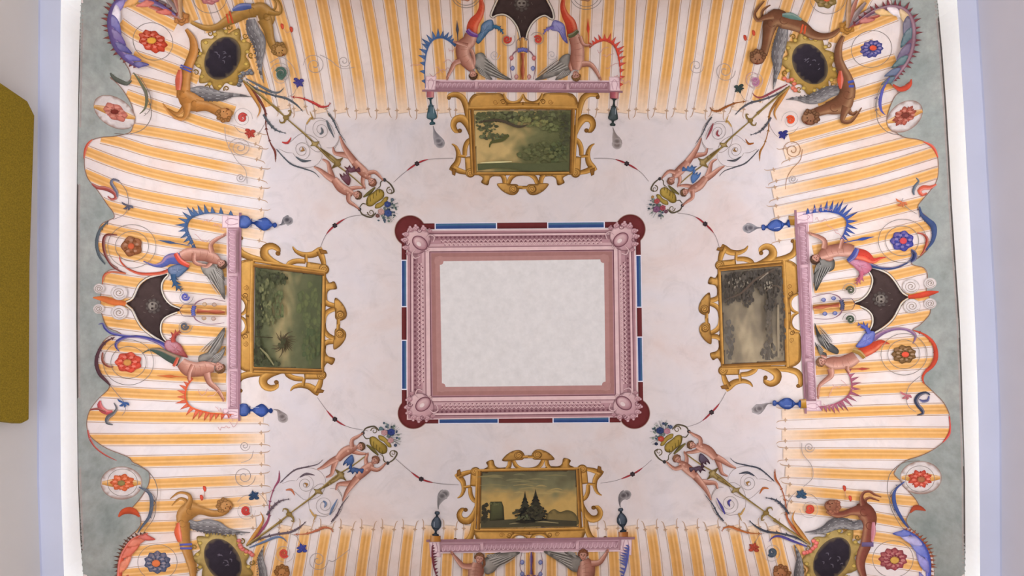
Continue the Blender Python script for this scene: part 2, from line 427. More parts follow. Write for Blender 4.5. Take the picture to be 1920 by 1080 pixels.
BOTS = [[(470,1120),(484,1045),(496,1010)], [(510,1120),(524,1050),(536,985)], [(550,1120),(562,1055),(574,985)], [(592,1120),(600,1060),(613,985)], [(632,1120),(639,1060),(651,985)], [(672,1120),(679,1060),(690,985)],
 [(713,1120),(718,1060),(729,985)], [(755,1120),(759,1060),(768,985)], [(797,1120),(800,1060),(806,985)], [(836,1120),(838,1060),(844,985)], [(876,1120),(877,1060),(881,985)],
 [(918,1120),(919,1060),(920,985)], [(957,1120),(957,1060),(958,985)], [(995,1120),(995,1060),(995,985)], [(1034,1120),(1034,1060),(1033,985)], [(1075,1120),(1073,1060),(1070,985)],
 [(1116,1120),(1114,1060),(1109,985)], [(1154,1120),(1152,1060),(1147,985)], [(1194,1120),(1191,1060),(1183,985)], [(1235,1120),(1229,1050),(1219.5,985)], [(1276,1120),(1268,1050),(1257,985)],
 [(1316,1120),(1307,1050),(1296,985)], [(1360,1120),(1349,1050),(1335,985)], [(1403,1120),(1389,1050),(1375,985)], [(1444,1120),(1428,1050),(1411,985)], [(1484,1120),(1465,1047),(1450,985)], [(1530,1120),(1508,1060),(1495,1020)]]
awning = Part(None)
for i, s_ in enumerate(LEFT): stripe(awning, s_, 18 if i < 13 else 19, 0.28 if len(s_) > 2 and s_[-1][0] > 470 else .01, s_[-1][0] > 470)
for i, s_ in enumerate(RIGHT): stripe(awning, s_, 18.5, 0.28 if s_[-1][0] < 1500 else .01, s_[-1][0] < 1480)
for s_ in TOPS: stripe(awning, s_, 19, 0.3, s_[-1][1] > 203)
for s_ in BOTS: stripe(awning, s_, 19, 0.2, s_[-1][1] < 990)
awning.build('trim_1', None, M_FINE, label='ochre and white stripes of the painted awning with a fringe of small posts', kind='structure')

# grey green surround with the scalloped edge of the awning
BL_ = [(-62,330),(-20,250),(0,222),(20,212),(45,207),(62,212),(80,216),(100,224),(120,236),(132,243),(148,246),(159,233),(150,212),(146,209),
       (165,228),(188,243),(205,250),(222,252),(234,251),(247,246),(252,235),(256,215),(258,190),(264,172),(272,165),(290,160),(315,160),(335,166),(352,180),
       (370,193),(385,203),(398,213),(408,215),(412,208),(420,192),(432,186),(450,182),(468,186),(482,198),(495,211),(503,222),(506,208),(513,197),(527,194),(540,192),(556,190),(575,190),(592,193),
       (606,198),(615,205),(622,222),(628,228),(630,208),(640,195),(660,184),(680,184),(700,190),(712,199),(722,207),(732,202),(745,188),(762,174),(775,167),(790,164),(805,165),(818,171),(830,185),
       (842,205),(856,240),(866,250),(872,262),(885,280),(900,281),(915,276),(935,263),(950,250),(958,247),(965,262),(980,265),(992,259),(1005,245),(1020,233),(1035,227),(1050,222),(1080,220),(1143,230)]
BR_ = [(-62,1600),(-20,1650),(0,1668),(15,1675),(25,1692),(40,1703),(60,1706),(85,1704),(105,1696),(120,1688),(135,1672),(148,1665),(158,1668),(172,1690),(155,1702),(168,1692),(180,1678),(195,1670),
       (212,1664),(225,1662),(238,1667),(250,1680),(258,1695),(262,1720),(268,1735),(280,1748),(295,1756),(310,1758),(330,1757),(345,1752),(360,1741),(375,1728),(386,1720),(395,1722),(408,1738),(422,1745),(440,1749),(455,1745),(470,1736),(482,1723),
       (492,1708),(497,1712),(502,1730),(512,1737),(530,1737),(545,1736),(560,1742),(575,1743),(588,1742),(600,1733),(610,1722),(618,1710),(622,1722),(632,1737),(645,1750),(660,1753),(678,1750),(690,1738),(705,1728),(718,1732),(728,1742),(738,1752),(755,1768),(775,1778),
       (795,1780),(815,1777),(830,1765),(845,1744),(855,1722),(862,1700),(872,1685),(888,1675),(905,1692),(920,1702),(935,1715),(947,1721),(952,1712),(962,1703),(975,1698),(985,1702),(995,1712),(1008,1725),(1025,1738),(1045,1748),(1080,1750),(1143,1740)]
GREY = C('#949893'); GREY2 = C('#9da39c')
sur = Part(None)
def gf(v, cols, d):
    n = np.sin(v[:, 0]*.045+v[:, 1]*.021)*np.sin(v[:, 1]*.033-v[:, 0]*.017+1.3)*np.sin(v[:, 1]*.011)
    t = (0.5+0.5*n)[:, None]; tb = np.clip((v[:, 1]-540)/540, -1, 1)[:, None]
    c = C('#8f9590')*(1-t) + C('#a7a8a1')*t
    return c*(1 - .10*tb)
dense = [(y, float(ev(RL, y))+0.5) for y in range(YB, YT-1, -24)]
sur.blob([(x, y) for y, x in BL_] + [(x, y) for y, x in dense], GREY, smooth=False, fn=gf, grid=8)
dense = [(y, float(ev(RR, y))-0.5) for y in range(YB, YT-1, -24)]
sur.blob([(x, y) for y, x in BR_] + [(x, y) for y, x in dense], GREY, smooth=False, fn=gf, grid=8)
edge = C('#8c6a5c')
for B in (BL_, BR_): sur.rib([(x, y) for y, x in B], 1.5, edge)
for T_, sg in ((RL, 1), (RR, -1)):
    sur.rib([(float(ev(T_, y)) + sg*1.8, y) for y in range(YT+2, YB, 20)], 3.0, '#5c544f', edge='#3f3a38')
    sur.rib([(float(ev(T_, y)) + sg*5.2, y) for y in range(YT+2, YB, 20)], 3.4, '#a69a94')
sur.build('trim_2', None, M_PAINT, label='grey green painted surround beyond the scalloped awning edge', kind='structure')

# white lit band, hidden light trough, lavender cornice and walls
M_BAND = plain('white_gloss_band', '#f5f7f5', 0.5, var=0.004)
M_CORN = plain('lavender_plaster_cornice', '#c5c7dc', 0.7, var=0.012, scale=3)
M_WALL_L = plain('warm_grey_wall', '#cfcac8', 0.8, var=0.012, scale=2)
M_WALL_R = plain('cool_grey_wall', '#cfccd8', 0.8, var=0.012, scale=2)
LIPD = 3.1
def strip(name, rows, mat, label=None, smooth=False):
    n = len(rows[0]); V = np.vstack(rows); f = []
    for j in range(len(rows)-1):
        for i in range(n-1): k = j*n+i; f.append((k, k+1, k+n+1, k+n))
    o = link(name, raw_mesh(name, V, f, None, mat, smooth)); return tag(o, label, kind='structure')
ys = np.arange(YT, YB+1, 12.05)
WALLX = {}
for side, R_, L_, O_, sg in (('left', RL, LL_, OL, -1), ('right', RR, LR, OR_, 1)):
    rim = world(ev(R_, ys), ys); low = rim.copy(); low[:, 2] = CAMZ + 3.12
    strip('trim_%d' % (3 if side == 'left' else 4), [rim, low], M_BAND, 'white band glowing between ceiling and %s cornice' % side)
    ys2 = np.arange(YT - 84, YB + 96, 12.05)
    lip = world(ev(L_, ys2), ys2, LIPD); top = world(ev(L_, ys2) + sg*1.0, ys2, 3.2)
    trough = top.copy(); trough[:, 0] -= sg*0.03; trough[:, 2] = CAMZ + 3.12
    out = world(ev(O_, ys2), ys2, LIPD); tb = out.copy(); tb[:, 0] -= sg*0.17; tb[:, 2] = CAMZ + 3.12; c1 = out.copy(); c1[:, 2] -= 0.012
    strip('trim_%d' % (5 if side == 'left' else 6), [tb, trough, top, lip, out, c1], M_CORN, 'lavender plaster cornice ledge along the %s wall' % side)
    wt = c1.copy(); wb = wt.copy(); wb[:, 2] = 0.0
    mid = wt.copy(); mid[:, 2] = 2.0
    strip('wall_' + side, [wt, mid, wb], M_WALL_L if side == 'left' else M_WALL_R, 'plain grey plaster wall on the %s' % side)
    # LED strip lying in the trough
    a = (tb*.45 + trough*.55 + np.array([0, 0, 0.012]))[7:-7]; r1 = a.copy(); r2 = a.copy(); r1[:, 0] -= 0.012; r2[:, 0] += 0.012
    M_LED = plain('led_strip_diffuser', '#ffffff', emit=LEDW)
    o = strip('light_strip', [r1, r2], M_LED); del o['kind']
    tag(o, 'thin white light strip hidden in the %s cornice trough' % side, 'light')
    WALLX[side] = (wt, sg)
for nm, y, k in (('back', YT, 1), ('front', YB, -1)):
    X = np.linspace(float(ev(RL, y)), float(ev(RR, y)), 60); rim = world(X, np.full(60, float(y)))
    low = rim.copy(); low[:, 2] = CAMZ + 3.2; out = low.copy(); out[:, 1] -= k*0.14; lw = out.copy(); lw[:, 2] -= 0.08
    wt = lw.copy(); wt[:, 1] += k*0.1; wb = wt.copy(); wb[:, 2] = 0
    for r in (out, lw, wt, wb): r[:, 0] = np.linspace(2.62, -2.66, 60)
    strip('wall_' + nm, [rim, low, out, lw, wt, wb], M_WALL_L, 'plain plaster wall beyond the %s edge of the picture' % ('top' if k == 1 else 'bottom'))
fl = raw_mesh('floor', [(-2.6, -2.7, 0), (2.6, -2.7, 0), (2.6, 2.7, 0), (-2.6, 2.7, 0)], [(0, 1, 2, 3)], None, plain('oak_floor', '#b79a78', 0.5, var=0.05, scale=4), False)
tag(link('floor', fl), 'pale wooden floor', kind='structure')

# olive fabric panel on the left wall
def wp(px, py, X): D = X * F / (960 - px); return np.array(world(px, py, D))
X0 = 2.205
A, B_, C_, D_ = wp(66, 199, X0), wp(55, 796, X0), wp(0, 789, X0), wp(0, 154, X0)
k = (A[2] - 1.35) / (A[2] - D_[2]); D2 = A + (D_ - A)*k; D2[1] = A[1] + (D_[1]-A[1])*2.2; k2 = (B_[2]-1.35)/(B_[2]-C_[2]); C2_ = B_ + (C_ - B_)*k2; C2_[1] = B_[1] + (C_[1]-B_[1])*2.2
DM = A + (D_-A)*2.2; CM = B_ + (C_-B_)*2.2
mid = lambda a, b, t: a*(1-t)+b*t
outline = [mid(A, B_, .03) + np.array([0, 0, .0]), mid(A, B_, .5) + np.array([0, 0, -.012]), mid(A, B_, .985), mid(B_, CM, .12), CM, C2_, D2, DM, mid(A, DM, .10)]
import bmesh
bm = bmesh.new(); vs = [bm.verts.new(tuple(p)) for p in outline]; f = bm.faces.new(vs)
r = bmesh.ops.extrude_face_region(bm, geom=[f]); nv = [e for e in r['geom'] if isinstance(e, bmesh.types.BMVert)]
for v in nv: v.co.x += 0.05
bmesh.ops.recalc_face_normals(bm, faces=bm.faces)
bmesh.ops.bevel(bm, geom=[e for e in bm.edges], offset=0.008, segments=3, profile=0.6, affect='EDGES')
me = bpy.data.meshes.new('fabric_panel'); bm.to_mesh(me); bm.free(); me.materials.append(plain('olive_woven_fabric', '#86701f', 0.95, 0.6, 160, 0.09)); 
for p in me.polygons: p.use_smooth = False
tag(link('fabric_panel', me), 'olive green woven fabric panel fixed to the left wall', 'panel')
# ------------------------------------------------------------------ painted moulding around the blank middle field
PK, PKD, PKL, PKM = C('#b0868c'), C('#704650'), C('#d4b3b4'), C('#9a6d75')
MAR, BLU = C('#652a2b'), C('#354a7c')
mf = thing('ornamental_frame', 'large mauve painted moulding around the blank white rectangle in the middle of the ceiling', 'moulding', at=(978, 606))
OQ = np.array([(763, 432), (1190, 429), (1196, 782), (763, 787)], float)
IQ = np.array([(825, 490), (1132, 486.5), (1135, 722), (829, 725)], float)
def quad(P, a, b, col, st=9):
    """frame band between quads a and b, split at the mitres"""
    for i in range(4):
        j = (i+1) % 4; P.blob([a[i], a[j], b[j], b[i]], col, smooth=False, grid=7)
def Q_(f): return OQ*(1-f) + IQ*f
for c, r in (((769, 433), 28.5), ((1182, 430), 27.5), ((1189.5, 775), 28.5), ((775, 775), 28.5)):
    back = Part(None); back.disc(c, r+1.2, r+1.2, '#9a7d72', n=20); back.disc(c, r, r, MAR, '#54201f', 5, n=20)
    back.build('corner_lobe', mf, M_FINE, label='maroon round lobe')
for i, (a, b, c, d, nn) in enumerate([((800,424.5),(1150,421.5),11,0,'top'), ((1196.5,450),(1201.5,755),9,1,'right'), ((1150,787),(805,789),10,2,'bottom'), ((758,750),(757.5,455),9,3,'left')]):
    P = Part(None); a = np.array(a, float); b = np.array(b, float); d_ = (b-a)
    P.rib([a - d_*.04, b + d_*.04], c, MAR, '#4c1d20', smooth=False)
    P.build('maroon_bar', mf, M_FINE)
    SEG = {'top': [(815, 932), (1026, 1134)], 'right': [(478, 577), (631, 716)], 'bottom': [(822, 935), (1036, 1143)], 'left': [(487, 576), (637, 731)]}[nn]
    for s0, s1 in SEG:
        k = 0 if nn in ('top', 'bottom') else 1
        lo, hi_ = (s0-a[k])/d_[k], (s1-a[k])/d_[k]
        P = Part(None); p, q = a + d_*lo, a + d_*hi_
        P.rib([p, q], c+1.5, '#d8d4e0', smooth=False); u = d_/np.linalg.norm(d_)*2*np.sign(hi_-lo)
        P.rib([p+u, q-u], c-1.2, BLU, '#2c4170', '#4a6c80', smooth=False)
        P.build('blue_bar', mf, M_FINE)
mo = Part(None)
bands = [(0, .035, PKL), (.035, .10, mixc(PK, PKD, .25)), (.10, .13, PKD), (.13, .19, PKL), (.19, .33, mixc(PK, PKD, .45)), (.33, .45, PK), (.45, .53, mixc(PK, PKL, .5)), (.53, .565, mixc(PK, PKD, .5)),
         (.565, .68, PKL), (.68, .71, PKD), (.71, .74, mixc(PK, PKD, .2)), (.74, .86, C('#9c6f6b')), (.86, 1.0, C('#a97d79'))]
quad(mo, Q_(0), Q_(1), PK)
for a, b, c in bands: quad(mo, Q_(a), Q_(b), c)
# carved scale pattern of the middle band
for i in range(4):
    j = (i+1) % 4
    for f, col, r in ((.24, PKD, 2.3), (.31, mixc(PK, PKD, .55), 1.8), (.38, PKD, 1.7), (.44, PKL, 1.7), (.48, PKD, 1.3)):
        a, b = Q_(f)[i], Q_(f)[j]; L_ = np.linalg.norm(b-a); u = (b-a)/L_; n = int((L_-84)/8.2)
        for k in range(n+1):
            p = a + u*(42 + (L_-84)*(k + (0.5 if f in (.31, .44) else 0))/max(1, n)); t = np.array([-u[1], u[0]])
            mo.blob([p - u*r*1.3, p + t*r, p + u*r*1.3, p - t*r], col, smooth=False)
    for f in (.35, .46):
        a, b = Q_(f)[i], Q_(f)[j]; L_ = np.linalg.norm(b-a); u = (b-a)/L_; n = int((L_-84)/8.2)*2; t = np.array([-u[1], u[0]])
        mo.rib([a + u*(42 + (L_-84)*k/n) + t*(2.2 if k % 2 else -2.2) for k in range(n+1)], 1.3, PKL, smooth=False)
for i, (cx, cy, rot) in enumerate([(788, 456, 40), (1163, 450, -40), (1169, 755, 35), (794, 757, -40)]):
    P = Part(None); c = np.array([cx, cy], float); out = (OQ[i] - IQ[i]); out = out/np.linalg.norm(out); t = np.array([-out[1], out[0]])
    P.blob([c + out*26 + t*10, c + out*12 + t*24, c - out*2 + t*25, c - out*14 + t*14, c - out*17, c - out*14 - t*14, c - out*2 - t*25, c + out*12 - t*24, c + out*26 - t*10, c + out*31], PK, PKD, 2.5, PKL)
    for s_ in (-1, 1):                     # acanthus curls reaching outwards
        for a_, b_, r_ in ((30, 6, 6), (24, 15, 6.5), (13, 24, 6), (2, 29, 4.5)):
            p = c + out*a_ + t*s_*b_; P.disc(p, r_, r_*.8, PK, PKM, 2, PKL, n=10); P.disc(p + out*r_*.7 + t*s_*r_*.5, r_*.45, r_*.4, PKL, PKM, 1, n=8); P.spiral(p, r_*.6, r_*.1, 0, 1.1, [1.4, 1], PKM)
        P.spiral(c + out*18 + t*s_*17, 5.5, 1, 0, 1.2, [1.4, 1], PKD)
        p = c - out*12 + t*s_*22; P.rib([p - out*5 - t*s_*4, p + t*s_*5, p + out*9 + t*s_*2, p + out*10 - t*s_*7], [2.2, 2.6, 2.6, 1.5], PKL, PKD)
    for k in (-1, 0, 1): P.rib([c - out*14 + t*k*3.2, c - out*22 + t*k*3.2], [2.2, 1.2], PKL, PKD)
    orn = P.build('corner_ornament', mf, M_FINE); P = Part(None)
    P.disc(c, 16.5, 12, PKD, rot=rot, n=16); P.disc(c, 14.5, 10.2, mixc(PK, PKD, .15), PKM, 4, PKL, rot=rot, n=16); P.disc(c + np.array([-2, 2.]), 5, 3.5, mixc(PKL, WHITE, .5), rot=rot)
    P.build('oval_boss', orn, M_FINE)
for q_ in IQ:
    mo.disc(q_, 10, 10, C('#a97d79'), n=12)
mo.build('moulding', mf, M_FINE)
bl = Part(None)
q = IQ
pts = []
for i in range(4):
    a, b = q[i-1], q[(i+1) % 4]; u = (a - q[i]); u /= np.linalg.norm(u); v = (b - q[i]); v /= np.linalg.norm(v)
    pts += [q[i] + u*7, q[i] + u*6 + v*4, q[i] + u*4 + v*6, q[i] + v*7]
bl.blob(pts, C('#d3cdcd'), smooth=False, grid=8)
bl.build('blank_field', mf, M_FINE, label='smooth off-white empty rectangle')

# ------------------------------------------------------------------ four landscapes in gilt strapwork frames
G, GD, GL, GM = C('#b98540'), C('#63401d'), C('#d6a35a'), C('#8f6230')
SPIC = [(307, 255), (1130, 258), (1118, 775), (330, 780)]
SRC = [(x/4.5 + 820, y/4.5 + 150) for x, y in SPIC]
PICS = [
 ('top', [(888,207),(1071,207),(1068,322),(893,323)], 'gilt framed landscape with drooping foliage over a green valley, below the top beam', 'hang'),
 ('left', [(477,688),(479,501),(605,516),(602,692)], 'gilt framed green landscape with a bare bush and a cliff, beside the left beam', 'bush'),
 ('right', [(1465,498),(1471,677),(1357.5,683),(1351,508.5)], 'gilt framed grey-brown landscape with dark branches, beside the right beam', 'branch'),
 ('bottom', [(899.5,989.7),(1084,986.5),(1080,881.4),(902.6,884.5)], 'gilt framed landscape with dark fir trees and low hills, above the bottom beam', 'firs')]
def vnoise(x, y, s):
    return np.sin(x*s+1.3*np.sin(y*s*.7)+s*9)*np.sin(y*s*1.3+1.7*np.sin(x*s*.9+2)+s*5)
def landscape(P, q, kind):
    """q: the four picture corners in the frame, in reading order of the painting itself as seen"""
    q = np.array(q, float)
    H = homog([(0,0),(1,0),(1,1),(0,1)], q); sp = Space(0, 0, 1, H)
    o = P.sp; P.sp = sp
    base = {'hang': ('#b89c68', '#6c6a48', '#535639'), 'bush': ('#95845e', '#5c5c42', '#434832'), 'branch': ('#a39277', '#7b6e5c', '#57504a'), 'firs': ('#b08f55', '#716c50', '#443d30')}[kind]
    Hi = np.linalg.inv(H)
    def f(v, cols, d):
        h = np.c_[v, np.ones(len(v))] @ Hi.T; x, y = h[:, 0]/h[:, 2], h[:, 1]/h[:, 2]
        n = .5*vnoise(x*6, y*5, 1.0) + .3*vnoise(x*14, y*12, 1.1) + .2*vnoise(x*31, y*23, .9)
        a, b, c = C(base[0]), C(base[1]), C(base[2])
        if kind == 'hang': t = np.clip(x*1.5 - .35 + n*.45 - (0.5-y)*.4, 0, 1)
        elif kind == 'bush': t = np.clip(np.abs(x-.42)*2.2 + n*.4 + .15, 0, 1)
        elif kind == 'branch': t = np.clip(.75 - y*.75 + n*.5 + np.abs(x-.45)*1.1, 0, 1)
        else: t = np.clip(1.05 - y*1.9 + n*.35, 0, 1)
        t2 = np.clip((t-.5)*2, 0, 1)[:, None]; t1 = np.clip(t*2, 0, 1)[:, None]
        return (a*(1-t1) + b*t1)*(1-t2*.6) + c*t2*.6
    P.blob([(0,0),(1,0),(1,1),(0,1)], base[0], C('#3a2f22'), 2.0, smooth=False, fn=lambda v, c, d: np.where((d < 1.0)[:, None], C('#3a2a20'), f(v, c, d)), grid=2.6)
    R = random.Random(kind)
    def clump(cx, cy, rx, ry, n, cols, sz=.03, dirx=0):
        sz = sz*.62; n = int(n*1.9)
        for i in range(n):
            a = R.uniform(0, 6.28); r = R.uniform(0, 1)**.6; x, y = cx + rx*r*math.cos(a), cy + ry*r*math.sin(a)
            s = sz*R.uniform(.5, 1.6); k = R.randint(5, 8); c = mixc(C(R.choice(cols)), mixc(C(base[1]), C(base[2]), .5), R.uniform(0, .25)); pts = []
            for j in range(k):
                b = 6.28*j/k; rr = s*R.uniform(.55, 1.2); pts.append((min(.985, max(.015, x + rr*math.cos(b))), min(.98, max(.02, y + rr*1.25*math.sin(b)))))
            P.blob(pts, c, mixc(c, C(base[2]), .5), 1.5)
    if kind == 'hang':
        D_ = ['#4a4636', '#54553a', '#3f3a30', '#626243', '#6f7150']
        clump(.3, .1, .3, .09, 80, D_, .036); clump(.12, .25, .13, .1, 22, D_, .03); clump(.2, .42, .17, .06, 26, D_, .026); clump(.73, .1, .25, .09, 70, D_, .036)
        clump(.95, .3, .07, .26, 36, ['#3d3a30', '#4a4a38'], .032); clump(.88, .7, .12, .2, 26, ['#4c5236', '#3f4632', '#5c6340'], .032); clump(.55, .2, .2, .08, 22, ['#6f7148', '#83804f'], .03)
        clump(.8, .3, .09, .06, 14, ['#75784f', '#62683f'], .026); clump(.65, .7, .2, .18, 30, ['#5c5f3e', '#676844', '#535438'], .035)
        P.rib([(.05,.2),(.25,.17),(.45,.27),(.55,.24)], [.012,.03,.03,.01], '#4a4034'); P.rib([(.35,.4),(.28,.48),(.17,.52),(.15,.6)], [.04,.04,.03,.01], '#50502f')
        P.rib([(.02,.93),(.3,.9),(.6,.94),(.98,.92)], [.08,.06,.09,.1], '#53553a'); P.rib([(.05,.86),(.2,.85),(.38,.84)], [.01,.02,.01], '#c5b98a')
    if kind == 'bush':
        D_ = ['#2f2b22', '#3c3a2a', '#4a4a34']
        clump(.06, .35, .055, .33, 80, D_, .034); clump(.25, .09, .22, .06, 50, D_, .03); clump(.2, .35, .12, .25, 40, ['#6a6848', '#55563a', '#7b7852'], .03); clump(.36, .35, .07, .15, 20, ['#5c6340', '#6b704a'], .026)
        clump(.07, .85, .08, .14, 50, D_, .035); clump(.2, .96, .2, .05, 20, D_, .03); clump(.8, .4, .17, .3, 26, ['#5f6340', '#585d3e'], .05); clump(.85, .75, .14, .2, 26, ['#4b5438', '#555a3a'], .045)
        for i in range(26):
            a = math.radians(-150 + i*12); l = R.uniform(.1, .2); P.rib([(.42, .74), (.42 + l*.6*math.cos(a), .74 + l*.5*math.sin(a)), (.42 + l*1.2*math.cos(a+.2), .74 + l*.8*math.sin(a+.2))], [.012, .01, .004], '#4a3f2e')
        clump(.42, .74, .08, .05, 16, ['#4f4632', '#3f3a2a'], .02); P.rib([(.03,.69),(.28,.69)], [.012,.008], '#3c3626'); P.rib([(.1,.8),(.2,.87),(.3,.97)], [.012,.02,.012], '#7a7352')
    if kind == 'branch':
        D_ = ['#3b332d', '#4a4139', '#2f2a27']
        clump(.3, .16, .29, .16, 110, D_, .036); clump(.78, .16, .2, .16, 90, D_, .036); clump(.5, .08, .45, .07, 60, D_, .03); clump(.1, .3, .07, .08, 18, D_, .028); clump(.4, .33, .12, .06, 22, D_, .026); clump(.78, .4, .1, .08, 22, D_, .028)
        clump(.95, .6, .035, .35, 30, ['#3b3530', '#4a443c'], .025); clump(.1, .75, .08, .22, 22, ['#5c564e', '#66605a'], .04); clump(.75, .9, .12, .1, 20, ['#5a5148', '#6b6258'], .035); clump(.74, .65, .04, .2, 20, ['#65594c', '#5a5046'], .028)
        P.rib([(.05,.3),(.3,.25),(.55,.12),(.85,.03)], [.012,.03,.03,.02], '#57493f'); P.rib([(.7,.25),(.85,.2),(.97,.28)], [.02,.02,.01], '#57493f'); P.rib([(.6,.13),(.75,.06)], [.012,.02], '#85796b')
        clump(.25, .14, .2, .05, 12, ['#8d8272', '#9a8e7c'], .016); clump(.75, .2, .08, .05, 9, ['#a39884'], .016); P.rib([(.88,.4),(.87,.65),(.86,.95)], [.02,.035,.02], '#8a7b66')
    if kind == 'firs':
        D_ = ['#2e2a24', '#37342a', '#232220']
        for i in range(26):
            x, y = R.uniform(.08, .85), R.uniform(.05, .42); l = R.uniform(.05, .14); P.rib([(x-l, y), (x, y-.012), (min(.98, x+l), y+.008)], [.004, R.uniform(.014, .03), .004], mixc(C('#6f6b50' if y < .25 else '#a08a5a'), C('#8a7a52'), R.uniform(.1, .6)))
        P.blob([(.66,.9),(.7,.75),(.76,.69),(.82,.74),(.9,.71),(.98,.79),(.985,.97),(.68,.97)], '#64573a', '#4a412c', 3, '#7d6a42')
        P.blob([(.01,.8),(.2,.86),(.45,.84),(.75,.87),(.985,.9),(.985,.985),(.01,.985)], '#3b352a', None, 2, '#4f4a38', smooth=False)
        P.rib([(.3,.93),(.55,.89),(.8,.93)], [.01,.03,.01], '#8a7c5c')
        P.blob([(.1,.54),(.22,.54),(.24,.63),(.25,.86),(.1,.87)], '#3c3a29', '#28261d', 3, '#57573a', smooth=False); clump(.05, .72, .05, .15, 24, D_, .03); clump(.16, .57, .06, .02, 8, ['#6d7048', '#4f5236'], .022)
        for x, y, w_ in ((.46, .41, .11), (.57, .38, .13)):
            for k in range(9):
                yy = y + k*.055; ww = w_*(k+1)/9
                P.blob([(x-ww, yy+.05), (x-ww*.4, yy-.01), (x, yy-.06), (x+ww*.4, yy-.01), (x+ww, yy+.05), (x, yy+.07)], R.choice(D_), smooth=False)
        clump(.52, .74, .17, .12, 60, D_ + ['#454636'], .026); clump(.42, .8, .08, .06, 10, ['#5c6045'], .02)
    P.sp = o
def gilt(P, mir):
    X = lambda pts: [((1448 - x) if mir else x, y) for x, y in pts]
    R = lambda pts, w, c=G, e=GD, h=GL: P.rib(X(pts), [v*1.22 for v in w] if hasattr(w, '__len__') else w*1.2, c, e, h)
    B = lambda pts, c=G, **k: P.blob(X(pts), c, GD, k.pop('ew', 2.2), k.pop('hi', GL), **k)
    B([(262,245),(262,190),(290,135),(340,112),(520,110),(560,135),(590,190),(600,245)])
    R([(560,115),(580,165),(620,192),(665,192),(705,165),(724,120)], [14,24,26,26,22,12])
    B([(590,200),(724,185),(724,250),(590,250)], smooth=False, hi=None)
    R([(96,158),(105,130),(160,122),(212,150),(238,205),(250,262),(255,330)], [24,36,42,46,44,40,30])
    P.disc(X([(98,150)])[0], 16, 16, GM, GD, 2)
    R([(186,432),(158,430),(135,385),(155,335),(210,325),(252,372),(278,430),(296,500)], [18,34,44,52,60,50,42,28])
    P.disc(X([(190,428)])[0], 19, 19, GM, GD, 2); P.spiral(X([(190,428)])[0], 15, 3, 0, 1.5, 3, GD)
    R([(308,490),(262,515),(236,570),(232,640)], [18,34,36,32])
    R([(122,540),(155,562),(178,620),(172,690),(135,745),(118,770)], [8,22,34,44,50,40])
    R([(175,640),(240,648)], 22); R([(135,745),(190,770),(250,785)], [44,40,30])
    B([(232,650),(322,640),(330,770),(300,800),(240,780)], smooth=False)
    P.blob(X([(118,738),(162,758),(150,812),(125,800)]), GM, GD, 2, smooth=False)
    P.disc(X([(280,786)])[0], 42, 40, G, GD, 3, GL); P.spiral(X([(282,788)])[0], 32, 5, 20, 2, [5,3], GD)
    B([(340,790),(560,790),(590,800),(560,818),(480,815),(445,838),(430,890),(372,868),(385,828)])
    R([(540,800),(566,830),(572,885)], [26,36,30]); R([(600,880),(622,830),(665,800),(724,795)], [30,34,30,24])
    B([(505,880),(560,872),(620,880),(680,885),(695,925),(670,965),(630,975),(580,958),(535,925)], c=GM)
    P.disc(X([(645,925)])[0], 38, 36, G, GD, 3, GL); P.spiral(X([(645,925)])[0], 30, 5, -60, 1.8, [6,4], GD)
    R([(680,908),(726,910)], [22,24])
    P.spiral(X([(492,186)])[0], 22, 4, 0, 1.6, [6,3], GM); P.spiral(X([(556,186)])[0], 24, 5, 200, 1.4, [7,4], GD)
    R([(268,240),(282,500),(300,795)], [16,22,26])
    P.rib(X([(270,210),(300,150),(360,126),(500,124)]), [5,6,5,3], GM)
for nm, dst, lab, kind in PICS:
    H = homog(SRC, dst); sp = Space(820, 150, 4.5, H); c = np.mean(dst, 0)
    t = thing('landscape_picture', lab, 'painting', 'landscapes in gilt strapwork frames', at=c)
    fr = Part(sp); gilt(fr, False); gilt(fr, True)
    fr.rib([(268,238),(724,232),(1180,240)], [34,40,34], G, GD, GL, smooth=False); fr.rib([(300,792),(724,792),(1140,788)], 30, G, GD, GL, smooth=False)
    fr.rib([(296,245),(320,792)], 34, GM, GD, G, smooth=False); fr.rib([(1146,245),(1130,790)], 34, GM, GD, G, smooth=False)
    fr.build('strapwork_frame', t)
    cv = Part(None); q = dst if nm in ('top',) else (dst if nm == 'top' else {'left': [dst[1], dst[2], dst[3], dst[0]], 'right': [dst[3], dst[0], dst[1], dst[2]], 'bottom': [dst[3], dst[2], dst[1], dst[0]]}[nm])
    landscape(cv, q, kind); cv.build('scene', t, M_FINE)
